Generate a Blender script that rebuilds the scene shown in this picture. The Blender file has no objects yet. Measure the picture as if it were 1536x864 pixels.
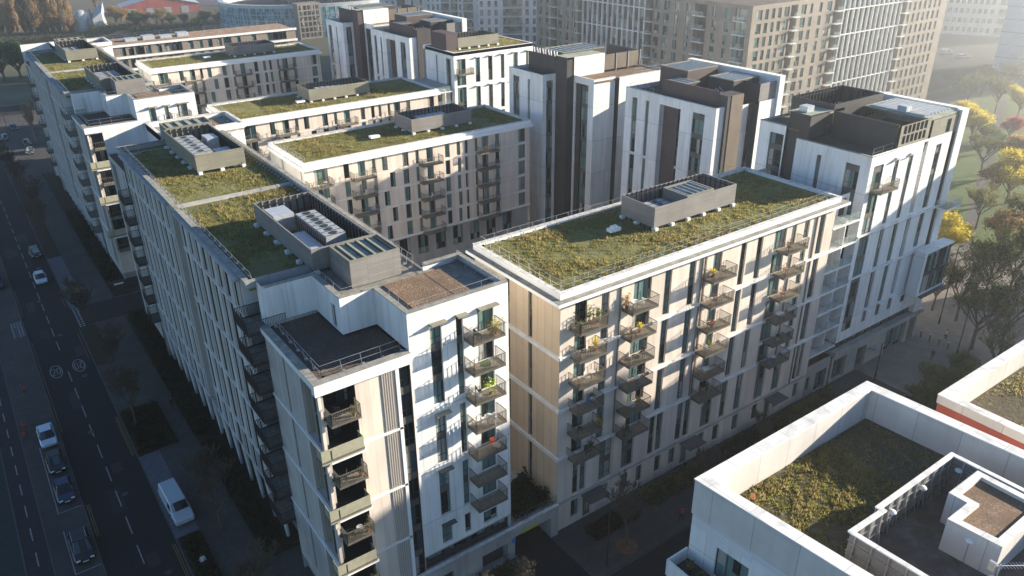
import bpy, math, random
import numpy as np
from mathutils import Matrix, Vector
R = math.radians
random.seed(7)
S = bpy.context.scene
COL = S.collection

# ------------------------------------------------------------------ camera (world: X along the slab blocks, Y up the west street)
f_, t_, r_, y_ = 1181.137, .4612376, -.0107168, .952997
CAM = Vector((-38.8, -47.3, 58.3))
Fv = Vector((math.cos(y_) * math.cos(t_), math.sin(y_) * math.cos(t_), -math.sin(t_)))
Rt = Vector((math.sin(y_), -math.cos(y_), 0))
Uv = Rt.cross(Fv)
Rr = Rt * math.cos(r_) + Uv * math.sin(r_)
Ur = Uv * math.cos(r_) - Rt * math.sin(r_)
cd = bpy.data.cameras.new('camera')
cam = bpy.data.objects.new('camera', cd)
COL.objects.link(cam)
cam.matrix_world = Matrix(((Rr.x, Ur.x, -Fv.x, CAM.x), (Rr.y, Ur.y, -Fv.y, CAM.y), (Rr.z, Ur.z, -Fv.z, CAM.z), (0, 0, 0, 1)))
cd.sensor_width = 36
cd.lens = f_ / 1536 * 36
cd.clip_end = 6000
S.camera = cam


def ray(px, py):
    return Rr * ((px - 768) / f_) - Ur * ((py - 432) / f_) + Fv


def gp(px, py, z=0.0):
    """point of the place seen at a photo pixel, at height z (used once, to read off positions)"""
    d = ray(px, py)
    k = (z - CAM.z) / d.z
    return CAM + d * k


# ------------------------------------------------------------------ materials
MATS = {}


class NT:
    def __init__(s, name):
        s.m = bpy.data.materials.new(name)
        s.m.use_nodes = True
        s.t = s.m.node_tree
        s.n = s.t.nodes
        s.b = s.n['Principled BSDF']
        MATS[name] = s.m

    def add(s, typ, **k):
        n = s.n.new(typ)
        for a, v in k.items():
            setattr(n, a, v)
        return n

    def lk(s, a, b):
        s.t.links.new(a, b)

    def math(s, op, a, b=None, clamp=False):
        n = s.add('ShaderNodeMath', operation=op, use_clamp=clamp)
        for i, v in enumerate((a, b)):
            if v is None:
                continue
            if isinstance(v, (int, float)):
                n.inputs[i].default_value = v
            else:
                s.lk(v, n.inputs[i])
        return n.outputs[0]

    def mix(s, fac, a, b, blend='MIX'):
        n = s.add('ShaderNodeMix', data_type='RGBA', blend_type=blend)
        for sock, v in ((n.inputs[0], fac), (n.inputs[6], a), (n.inputs[7], b)):
            if isinstance(v, (int, float)):
                sock.default_value = v
            elif isinstance(v, tuple):
                sock.default_value = v + (1,) if len(v) == 3 else v
            else:
                s.lk(v, sock)
        return n.outputs[2]

    def noise(s, scale, detail=4, vec=None, stretch=None, rough=.6):
        n = s.add('ShaderNodeTexNoise')
        n.inputs['Scale'].default_value = scale
        n.inputs['Detail'].default_value = detail
        n.inputs['Roughness'].default_value = rough
        v = vec or s.pos()
        if stretch:
            mp = s.add('ShaderNodeMapping')
            mp.inputs['Scale'].default_value = stretch
            s.lk(v, mp.inputs[0])
            v = mp.outputs[0]
        s.lk(v, n.inputs['Vector'])
        return n.outputs[0]

    def pos(s):
        if not hasattr(s, '_p'):
            s._g = s.add('ShaderNodeNewGeometry')
            s._p = s._g.outputs['Position']
        return s._p

    def ramp(s, v, stops):
        n = s.add('ShaderNodeValToRGB')
        e = n.color_ramp.elements
        e[0].position, e[0].color = stops[0][0], tuple(stops[0][1]) + (1,)
        e[1].position, e[1].color = stops[-1][0], tuple(stops[-1][1]) + (1,)
        for p_, c_ in stops[1:-1]:
            q = e.new(p_)
            q.color = tuple(c_) + (1,)
        s.lk(v, n.inputs[0])
        return n.outputs[0]

    def u(s):
        """horizontal coordinate along the wall: x on faces looking north-south, y on the others"""
        s.pos()
        sep = s.add('ShaderNodeSeparateXYZ')
        s.lk(s._p, sep.inputs[0])
        sn = s.add('ShaderNodeSeparateXYZ')
        s.lk(s._g.outputs['True Normal'], sn.inputs[0])
        w = s.math('GREATER_THAN', s.math('ABSOLUTE', sn.outputs[0]), .7)
        uu = s.math('ADD', s.math('MULTIPLY', sep.outputs[1], w), s.math('MULTIPLY', sep.outputs[0], s.math('SUBTRACT', 1.0, w)))
        vert = s.math('LESS_THAN', s.math('ABSOLUTE', sn.outputs[2]), .5)
        return uu, sep.outputs[2], vert

    def seam(s, c, size, width, off=0.0):
        fr = s.math('FRACT', s.math('DIVIDE', s.math('SUBTRACT', c, off), size))
        return s.math('LESS_THAN', fr, width / size)

    def bump(s, h, strength=.3, dist=.05):
        n = s.add('ShaderNodeBump')
        n.inputs['Strength'].default_value = strength
        n.inputs['Distance'].default_value = dist
        s.lk(h, n.inputs['Height'])
        s.lk(n.outputs[0], s.b.inputs['Normal'])

    def fin(s, col, rough=.8, metal=0., spec=.3):
        if isinstance(col, tuple):
            s.b.inputs['Base Color'].default_value = col + (1,)
        else:
            s.lk(col, s.b.inputs['Base Color'])
        s.b.inputs['Roughness'].default_value = rough
        s.b.inputs['Metallic'].default_value = metal
        s.b.inputs['Specular IOR Level'].default_value = spec
        return s.m


def cladding(name, c1, c2, su, sz, wu=.025, wz=.03, stain=(.45, .42, .36), amt=.45, rough=.75, seamdark=.62, zoff=9.15):
    n = NT(name)
    u, z, vert = n.u()
    a = n.noise(.35, 3)
    col = n.mix(n.ramp(a, [(.35, (0, 0, 0)), (.65, (1, 1, 1))]), c1, c2)
    if su:   # a slightly different tone on every panel
        cell = n.math('FLOOR', n.math('DIVIDE', u, su))
        cz = n.math('FLOOR', n.math('DIVIDE', n.math('SUBTRACT', z, zoff), sz or 5.74))
        wn = n.add('ShaderNodeTexWhiteNoise', noise_dimensions='2D')
        cb = n.add('ShaderNodeCombineXYZ')
        n.lk(cell, cb.inputs[0])
        n.lk(cz, cb.inputs[1])
        n.lk(cb.outputs[0], wn.inputs['Vector'])
        tone = n.math('ADD', .90, n.math('MULTIPLY', wn.outputs[0], .17))
        hs = n.add('ShaderNodeHueSaturation')
        n.lk(tone, hs.inputs['Value'])
        n.lk(col, hs.inputs['Color'])
        col = hs.outputs[0]
    st = n.noise(1.0, 5, stretch=(1.6, 1.6, .12))
    st = n.math('MULTIPLY', n.ramp(st, [(.47, (0, 0, 0)), (.72, (1, 1, 1))]), amt)
    col = n.mix(st, col, stain)
    if su:
        col = n.mix(n.math('MULTIPLY', n.math('MULTIPLY', n.seam(u, su, wu), vert), 1 - seamdark), col, (.08, .08, .08))
    if sz:
        col = n.mix(n.math('MULTIPLY', n.math('MULTIPLY', n.seam(z, sz, wz, zoff), vert), 1 - seamdark), col, (.08, .08, .08))
    n.bump(n.noise(18, 3), .12, .02)
    return n.fin(col, rough)


def speckle(name, stops, scale, rough=.95, bump=.5, dist=.08, scale2=None, dark=None, joints=0):
    n = NT(name)
    a = n.noise(scale, 6, rough=.7)
    col = n.ramp(a, stops)
    if scale2:
        b = n.noise(scale2, 3)
        col = n.mix(n.ramp(b, [(.35, (0, 0, 0)), (.7, (1, 1, 1))]), col, dark)
    if joints:
        sp = n.add('ShaderNodeSeparateXYZ')
        n.lk(n.pos(), sp.inputs[0])
        j = n.math('MAXIMUM', n.seam(sp.outputs[0], joints, .035, .7), n.seam(sp.outputs[1], joints * 1.13, .035, .37))
        col = n.mix(n.math('MULTIPLY', j, .55), col, (.06, .06, .055))
        st = n.noise(.7, 5)
        col = n.mix(n.math('MULTIPLY', n.ramp(st, [(.5, (0, 0, 0)), (.7, (1, 1, 1))]), .45), col, (.26, .25, .21))
    n.bump(a, bump, dist)
    return n.fin(col, rough)


WHITE = cladding('white_render', (.76, .755, .735), (.82, .815, .79), 2.9, 5.74, wu=.03, wz=.06, amt=.6, stain=(.54, .52, .47), seamdark=.5)
BEIGE = cladding('beige_panels', (.66, .575, .485), (.71, .62, .53), .93, 5.74, wu=.03, amt=.45, stain=(.47, .40, .33), seamdark=.68)
TAN_END = cladding('tan_boarding', (.60, .455, .31), (.66, .51, .36), 1.1, 5.74, wu=.05, amt=.2, seamdark=.55)
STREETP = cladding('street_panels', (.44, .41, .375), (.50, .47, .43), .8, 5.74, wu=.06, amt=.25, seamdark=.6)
DARK = cladding('dark_cladding', (.045, .04, .04), (.06, .052, .05), None, .16, wz=.03, amt=.1, stain=(.1, .09, .08), seamdark=.4)
PLUM = cladding('plum_cladding', (.075, .05, .052), (.09, .062, .06), None, .2, wz=.035, amt=.1, stain=(.12, .1, .09), seamdark=.4)
BRONZE = cladding('bronze_slats', (.15, .115, .085), (.19, .15, .11), None, .22, wz=.05, amt=.15, stain=(.25, .2, .15), seamdark=.2)
GREYSCR = cladding('grey_boarding', (.21, .195, .185), (.25, .235, .22), 2.4, .2, wz=.03, amt=.15, stain=(.15, .14, .12), seamdark=.5)
OLIVE = cladding('olive_panels', (.215, .205, .16), (.25, .235, .18), 2.0, .3, amt=.15, stain=(.14, .13, .1), seamdark=.6)
TANB = cladding('tan_brick', (0.211, 0.176, 0.144), (0.257, 0.216, 0.176), 4.5, 3.1, amt=.15, stain=(0.180, 0.153, 0.126), seamdark=.7, zoff=0)  # darkened and greyed to stand in for shade on the big brick building
PALE2 = cladding('grey_parapet', (.33, .34, .34), (.42, .42, .41), 3.0, None, amt=.4, stain=(.2, .2, .18), seamdark=.6)
WEATH = speckle('mossy_coping', [(.3, (.16, .155, .13)), (.5, (.26, .25, .22)), (.75, (.4, .38, .34))], 1.3, bump=.1, joints=2.4)
PALE = cladding('pale_concrete', (.60, .60, .60), (.68, .68, .67), 3.0, 3.1, amt=.15, seamdark=.6, zoff=0)
CONC = cladding('concrete', (.36, .345, .32), (.44, .42, .385), 3.0, None, amt=.35, stain=(.18, .17, .15), seamdark=.6)
COPING = speckle('weathered_coping', [(.3, (.42, .40, .36)), (.5, (.66, .64, .59)), (.75, (.78, .76, .71))], 1.3, bump=.1, joints=2.4)
WCOPING = speckle('white_coping', [(.25, (0.558, 0.549, 0.522)), (.45, (0.720, 0.711, 0.684)), (.8, (0.756, 0.747, 0.720))], 1.1, bump=.05, joints=3.0)
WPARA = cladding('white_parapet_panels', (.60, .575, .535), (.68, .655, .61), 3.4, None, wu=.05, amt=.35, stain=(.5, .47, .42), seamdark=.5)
WSLAT = cladding('white_slatted_panels', (.76, .77, .77), (.80, .80, .80), 6, .12, wz=.03, amt=.1, seamdark=.7)
BAND = speckle('white_band', [(.3, (.66, .65, .62)), (.6, (.8, .79, .76))], .8, bump=.05)
RED = cladding('red_render', (.38, .085, .06), (.45, .11, .075), 3.4, None, wu=.05, amt=.2, stain=(.3, .1, .08), seamdark=.6)
SPAN = cladding('dark_spandrel', (.085, .082, .075), (.12, .112, .1), .6, None, amt=.3, stain=(.2, .18, .15))


def plain(name, col, rough=.5, metal=0., spec=.4, bump=0, var=0.):
    n = NT(name)
    c = col
    if var:
        a = n.noise(2.5, 4)
        c = n.mix(n.ramp(a, [(.3, (0, 0, 0)), (.7, (1, 1, 1))]), tuple(v * (1 - var) for v in col), tuple(min(1, v * (1 + var)) for v in col))
    if bump:
        n.bump(n.noise(30, 3), bump, .02)
    return n.fin(c, rough, metal, spec)


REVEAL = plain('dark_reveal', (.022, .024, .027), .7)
FRAME = plain('window_frame', (.035, .042, .045), .4)
METAL = plain('bronze_metal', (.17, .155, .125), .5, .3, var=.25)
DMETAL = plain('dark_metal', (.05, .05, .052), .5, .4, var=.2)
GALV = plain('galvanised_steel', (.5, .51, .52), .4, .7, var=.2)
PALEMET = plain('pale_metal_sheet', (.46, .49, .51), .45, .3, var=.2)
CABG = plain('grey_cabinet', (.33, .35, .36), .6, .1, var=.25)
INSUL = plain('yellowed_insulation', (.42, .33, .2), .9, var=.4, bump=.4)
TRIM = plain('white_trim', (.8, .8, .78), .6)
SLAB = plain('balcony_soffit', (.20, .185, .155), .8, var=.35, bump=.2)
DECK = plain('timber_decking', (.34, .28, .21), .8, var=.3, bump=.2)
OLIVEP = plain('olive_balcony_panel', (.36, .345, .25), .6, .1, var=.12)
BLACK = plain('black_plastic', (.02, .02, .022), .5)
INTER = plain('dark_interior', (.02, .02, .022), .9)
LEAFG = plain('pot_leaves', (.07, .13, .03), .7, var=.5)
TERRA = plain('terracotta', (.32, .12, .06), .8, var=.2)
WOODM = plain('garden_wood', (.32, .17, .09), .7, var=.3)
REDM = plain('red_paint', (.45, .03, .03), .5, var=.2)
CREAM = plain('cushion_cream', (.7, .66, .58), .9, var=.1)
BLUEM = plain('blue_paint', (.05, .2, .5), .5)
TILE = plain('terrace_tiles', (.33, .31, .29), .8, var=.25, bump=.2)


def glass(name, dark, lit, rough=.08, p=.5):
    n = NT(name)
    oi = n.add('ShaderNodeObjectInfo')
    u, z, vert = n.u()
    # curtains: columns of the pane are drawn or open, fixed per window
    cell = n.math('FLOOR', n.math('MULTIPLY', u, 1.55))
    cz = n.math('FLOOR', n.math('DIVIDE', n.math('SUBTRACT', z, 9.15), 2.87))
    cb = n.add('ShaderNodeCombineXYZ')
    n.lk(cell, cb.inputs[0])
    n.lk(cz, cb.inputs[1])
    n.lk(oi.outputs['Random'], cb.inputs[2])
    wn = n.add('ShaderNodeTexWhiteNoise', noise_dimensions='3D')
    n.lk(cb.outputs[0], wn.inputs['Vector'])
    g = n.math('GREATER_THAN', wn.outputs[0], 1 - p)
    folds = n.noise(1, 2, stretch=(9, 9, .3))
    lt = n.mix(folds, tuple(v * .55 for v in lit), tuple(min(1, v * 1.3) for v in lit))
    dk = n.mix(n.noise(1.2, 2), tuple(v * .4 for v in dark), tuple(v * 1.6 for v in dark))
    col = n.mix(g, dk, lt)
    b2 = n.math('GREATER_THAN', n.math('FRACT', n.math('MULTIPLY', wn.outputs[0], 7.3)), .87)
    blind = n.mix(n.noise(1, 2, stretch=(7, 7, .4)), (.26, .25, .22), (.5, .48, .43))
    col = n.mix(n.math('MULTIPLY', b2, .85), col, blind)
    n.b.inputs['IOR'].default_value = 1.5
    w = n.noise(.8, 2)
    n.bump(w, .02, .3)
    return n.fin(col, rough, 0, .5)


GLASS = glass('window_glass', (.014, .022, .024), (.13, .215, .205), .07, .62)
GLASSD = glass('dark_glass', (.01, .012, .014), (.05, .08, .09), .06, .3)
GLASSB = glass('blue_glass', (0.039, 0.130, 0.169), (0.156, 0.390, 0.468), .12, .6)
ng = NT('balustrade_glass')
ng.b.inputs['Alpha'].default_value = .17
ng.fin((.42, .52, .46), .08, 0, .6)
BALG = ng.m
nm = NT('railing_mesh')
nm.b.inputs['Alpha'].default_value = .15
nm.fin((.22, .21, .16), .5, .3)
RAILM = nm.m

SEDUM = speckle('sedum_soil', [(.25, (.06, .065, .025)), (.42, (.15, .16, .045)), (.52, (.25, .23, .08)), (.62, (.17, .125, .07)), (.8, (.33, .28, .16))], 1.7, bump=1.0, dist=.2, scale2=.22, dark=(.12, .12, .045))
BROWNROOF = speckle('brown_roof_gravel', [(.3, (.07, .05, .035)), (.5, (.2, .13, .085)), (.62, (.36, .25, .17)), (.8, (.5, .4, .3))], 9, bump=1, dist=.08, scale2=.5, dark=(.14, .095, .06))
DGRAVEL = speckle('dark_roof_gravel', [(.3, (.045, .036, .03)), (.5, (.10, .075, .058)), (.7, (.24, .19, .15))], 7, bump=1, dist=.1, scale2=.4, dark=(.075, .058, .048))
MEMBR = speckle('roof_membrane', [(.3, (.14, .135, .115)), (.5, (.22, .21, .18)), (.7, (.32, .3, .25))], 1.2, bump=.1)
SHEETR = speckle('green_grey_roof_sheet', [(.3, (.2, .22, .17)), (.55, (.3, .32, .25)), (.75, (.4, .41, .34))], .9, bump=.05)
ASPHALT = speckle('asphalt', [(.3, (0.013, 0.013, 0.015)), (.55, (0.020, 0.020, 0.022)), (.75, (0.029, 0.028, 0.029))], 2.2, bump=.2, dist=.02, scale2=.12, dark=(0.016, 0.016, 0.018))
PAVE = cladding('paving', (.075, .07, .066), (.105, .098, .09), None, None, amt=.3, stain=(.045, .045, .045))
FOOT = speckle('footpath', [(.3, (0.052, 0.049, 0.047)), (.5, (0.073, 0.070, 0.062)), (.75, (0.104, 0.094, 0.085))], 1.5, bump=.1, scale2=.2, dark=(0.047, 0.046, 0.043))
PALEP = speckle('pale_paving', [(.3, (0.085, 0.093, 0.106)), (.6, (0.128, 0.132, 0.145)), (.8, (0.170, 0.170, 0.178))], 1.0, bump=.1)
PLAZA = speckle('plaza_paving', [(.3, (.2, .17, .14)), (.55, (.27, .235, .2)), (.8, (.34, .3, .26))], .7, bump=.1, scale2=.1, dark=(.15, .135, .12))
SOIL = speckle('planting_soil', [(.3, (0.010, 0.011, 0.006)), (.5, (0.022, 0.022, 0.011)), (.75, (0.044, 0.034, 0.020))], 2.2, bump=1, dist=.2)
LAWN = speckle('lawn', [(.3, (0.062, 0.106, 0.022)), (.55, (0.106, 0.156, 0.035)), (.8, (0.163, 0.188, 0.062))], .22, bump=.5, dist=.2, scale2=.04, dark=(0.075, 0.100, 0.037))
EARTH = speckle('far_ground', [(.3, (.05, .055, .035)), (.5, (.1, .095, .065)), (.75, (.16, .14, .1))], .05, bump=.2, scale2=.012, dark=(.06, .075, .035))
MARK = plain('road_marking', (0.270, 0.270, 0.270), .8, var=.25)
MARKD = plain('worn_marking', (.17, .17, .17), .8, var=.3)
YMARK = plain('yellow_marking', (.20, .12, .03), .8, var=.3)
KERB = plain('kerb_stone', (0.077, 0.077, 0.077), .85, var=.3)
BARK = plain('bark', (.09, .07, .05), .9, var=.3, bump=.5)
PBARK = plain('pale_bark', (.3, .23, .15), .9, var=.3, bump=.4)
TWIG = plain('twigs', (0.146, 0.116, 0.085), .9, var=.3)
PTWIG = plain('pale_twigs', (.30, .22, .13), .9, var=.3)


def leafm(name, c1, c2):
    n = NT(name)
    a = n.noise(.9, 3)
    b = n.noise(6, 2)
    k = n.math('ADD', n.math('MULTIPLY', a, .6), n.math('MULTIPLY', b, .4))
    col = n.mix(n.ramp(k, [(.38, (0, 0, 0)), (.62, (1, 1, 1))]), c1, c2)
    n.b.inputs['Transmission Weight'].default_value = 0
    m = n.fin(col, .7)
    tr = n.add('ShaderNodeBsdfTranslucent')
    n.lk(col, tr.inputs[0])
    ms = n.add('ShaderNodeMixShader')
    ms.inputs[0].default_value = .6
    n.lk(n.b.outputs[0], ms.inputs[1])
    n.lk(tr.outputs[0], ms.inputs[2])
    n.lk(ms.outputs[0], n.n['Material Output'].inputs[0])
    return m


L_YEL = leafm('yellow_leaves', (.42, .34, .04), (.75, .62, .08))
L_OLV = leafm('olive_leaves', (.10, .11, .04), (.25, .24, .08))
L_GRN = leafm('green_leaves', (0.056, 0.098, 0.028), (0.140, 0.182, 0.049))
L_RED = leafm('red_leaves', (.30, .05, .04), (.55, .12, .08))
L_BRN = leafm('brown_leaves', (0.224, 0.168, 0.084), (0.476, 0.308, 0.126))
L_HDG = leafm('hedge_leaves', (.012, .02, .008), (.045, .055, .02))
G_YEL = leafm('dry_grass', (0.239, 0.193, 0.073), (0.422, 0.349, 0.156))
G_GRN = leafm('green_grass', (.14, .15, .03), (.30, .28, .075))

# ------------------------------------------------------------------ mesh helpers


def link(o, parent=None):
    COL.objects.link(o)
    if parent:
        o.parent = parent
    return o


class MB:
    def __init__(s):
        s.v, s.f, s.mi = [], [], []

    def quad(s, a, b, c, d, m=0):
        i = len(s.v)
        s.v += [a, b, c, d]
        s.f.append((i, i + 1, i + 2, i + 3))
        s.mi.append(m)

    def poly(s, pts, m=0):
        i = len(s.v)
        s.v += list(pts)
        s.f.append(tuple(range(i, i + len(pts))))
        s.mi.append(m)

    def box(s, x0, x1, y0, y1, z0, z1, m=0):
        i = len(s.v)
        if x0 > x1: x0, x1 = x1, x0
        if y0 > y1: y0, y1 = y1, y0
        if z0 > z1: z0, z1 = z1, z0
        s.v += [(x0, y0, z0), (x1, y0, z0), (x1, y1, z0), (x0, y1, z0), (x0, y0, z1), (x1, y0, z1), (x1, y1, z1), (x0, y1, z1)]
        for q in ((0, 3, 2, 1), (4, 5, 6, 7), (0, 1, 5, 4), (1, 2, 6, 5), (2, 3, 7, 6), (3, 0, 4, 7)):
            s.f.append(tuple(i + k for k in q))
            s.mi.append(m)

    def prism(s, pts, z0, z1, m=0, top=None):
        n = len(pts)
        i = len(s.v)
        zt = z1 if isinstance(z1, (list, tuple)) else [z1] * n
        s.v += [(p[0], p[1], z0) for p in pts] + [(p[0], p[1], zt[k]) for k, p in enumerate(pts)]
        for k in range(n):
            j = (k + 1) % n
            s.f.append((i + k, i + j, i + n + j, i + n + k))
            s.mi.append(m)
        s.f.append(tuple(i + n + k for k in range(n)))
        s.mi.append(m if top is None else top)
        s.f.append(tuple(i + n - 1 - k for k in range(n)))
        s.mi.append(m)

    def bar(s, a, b, w, m=0, n=4):
        a, b = Vector(a), Vector(b)
        d = (b - a)
        if d.length < 1e-6:
            return
        d.normalize()
        up = Vector((0, 0, 1)) if abs(d.z) < .9 else Vector((1, 0, 0))
        e1 = d.cross(up).normalized()
        e2 = d.cross(e1)
        i = len(s.v)
        w0, w1 = (w, w) if not isinstance(w, tuple) else w
        for c, ww in ((a, w0), (b, w1)):
            for k in range(n):
                an = 2 * math.pi * (k + .5) / n
                s.v.append(tuple(c + e1 * math.cos(an) * ww + e2 * math.sin(an) * ww))
        for k in range(n):
            j = (k + 1) % n
            s.f.append((i + k, i + j, i + n + j, i + n + k))
            s.mi.append(m)
        s.f.append(tuple(i + k for k in range(n))[::-1])
        s.f.append(tuple(i + n + k for k in range(n)))
        s.mi += [m, m]

    def cyl(s, x, y, z0, z1, r, m=0, n=12, r1=None):
        s.bar((x, y, z0), (x, y, z1), (r, r if r1 is None else r1), m, n)

    def mesh(s, name, mats, org=(0, 0, 0)):
        me = bpy.data.meshes.new(name)
        ox, oy, oz = org
        vv = [(a - ox, b - oy, c - oz) for a, b, c in s.v] if any(org) else s.v
        me.from_pydata(vv, [], s.f)
        for m in mats:
            me.materials.append(m)
        if len(mats) > 1:
            me.polygons.foreach_set('material_index', s.mi)
        me.update()
        return me

    def build(s, name, mats, parent=None, org=None):
        if not isinstance(mats, (list, tuple)):
            mats = [mats]
        if org is None:
            o_ = parent
            org = (0, 0, 0)
            while o_ is not None and o_.parent is not None:
                o_ = o_.parent
            if o_ is not None:
                org = tuple(o_.location)
        return link(bpy.data.objects.new(name, s.mesh(name, mats, org)), parent)


def thing(name, label, cat, loc=(0, 0, 0), group=None, rz=0):
    o = bpy.data.objects.new(name, None)
    o.location = loc
    o.rotation_euler = (0, 0, rz)
    o['label'] = label
    o['category'] = cat
    if group:
        o['group'] = group
    return link(o)


def tag(o, label=None, cat=None, group=None, kind=None):
    for k, v in (('label', label), ('category', cat), ('group', group), ('kind', kind)):
        if v:
            o[k] = v
    return o


def struct(name, mb, mats):
    o = mb.build(name, mats)
    o['kind'] = 'structure'
    return o


def copy_tree(o, parent=None, **props):
    c = o.copy()
    COL.objects.link(c)
    c.parent = parent
    for ch in o.children:
        copy_tree(ch, c)
    for k, v in props.items():
        c[k] = v
    return c


def np_mesh(name, verts, faces, mats, mi=None):
    """verts (n,3), faces (m,k) all with the same k"""
    me = bpy.data.meshes.new(name)
    n, (m, k) = len(verts), faces.shape
    me.vertices.add(n)
    me.vertices.foreach_set('co', verts.astype(np.float32).ravel())
    me.loops.add(m * k)
    me.loops.foreach_set('vertex_index', faces.astype(np.int32).ravel())
    me.polygons.add(m)
    me.polygons.foreach_set('loop_start', np.arange(0, m * k, k, dtype=np.int32))
    me.polygons.foreach_set('loop_total', np.full(m, k, dtype=np.int32))
    for q in mats:
        me.materials.append(q)
    if mi is not None:
        me.polygons.foreach_set('material_index', mi.astype(np.int32))
    me.update(calc_edges=True)
    return me


# ------------------------------------------------------------------ windows
def lev(n):
    return 9.15 + 2.87 * (n - 3)


def window_geo(w, h, kind, lv):
    """boxes of one window in its own frame: x 0..w, z 0..h, outside is -y. lv = storey heights inside the opening, for spandrels"""
    fr, gl = [], []
    t = .05

    def pane(x0, x1, z0, z1, cols, transom=True):
        fr.append((x0, x1, -.03, .05, z0, z0 + t))
        fr.append((x0, x1, -.03, .05, z1 - t, z1))
        for k in range(cols + 1):
            c = x0 + (x1 - x0) * k / cols
            fr.append((max(x0, c - t / 2), min(x1, c + t / 2), -.028, .048, z0, z1))
        if transom and z1 - z0 > 1.8:
            zc = z0 + (z1 - z0) * .3
            fr.append((x0, x1, -.025, .045, zc, zc + t))
        gl.append((x0 + .01, x1 - .01, .01, .03, z0 + .01, z1 - .01))
    sp = []
    if kind == 'strip':
        cuts = [z for z in lv if .4 < z < h - .4]
        zs = [0] + cuts + [h]
        for a, b in zip(zs[:-1], zs[1:]):
            lo = a + (.28 if a > 0 else 0)
            hi = b - (.38 if b < h else 0)
            if b < h:
                sp.append((0, w, -.02, .04, hi, b + .28))
            pane(0, w, lo, hi, 2 if w > .8 else 1)
    elif kind == 'door':
        pane(0, w, 0, h, 3 if w > 1.8 else 2, False)
    elif kind == 'wide':
        pane(0, w, 0, h, max(2, round(w / .8)), True)
    elif kind == 'plain':
        pane(0, w, 0, h, 1, False)
    else:
        pane(0, w, 0, h, 2 if w > 1.0 else 1, True)
    return fr, sp, gl


WCACHE = {}


def window_meshes(w, h, kind, lv, gm):
    key = (round(w, 2), round(h, 2), kind, tuple(round(z, 2) for z in lv), gm.name)
    if key not in WCACHE:
        fr, sp, gl = window_geo(w, h, kind, lv)
        a, b = MB(), MB()
        for q in fr:
            a.box(*q, 0)
        for q in sp:
            a.box(*q, 1)
        for q in gl:
            b.box(*q, 0)
        WCACHE[key] = (a.mesh('window', [FRAME, SPAN]), b.mesh('pane', [gm]))
    return WCACHE[key]


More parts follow.
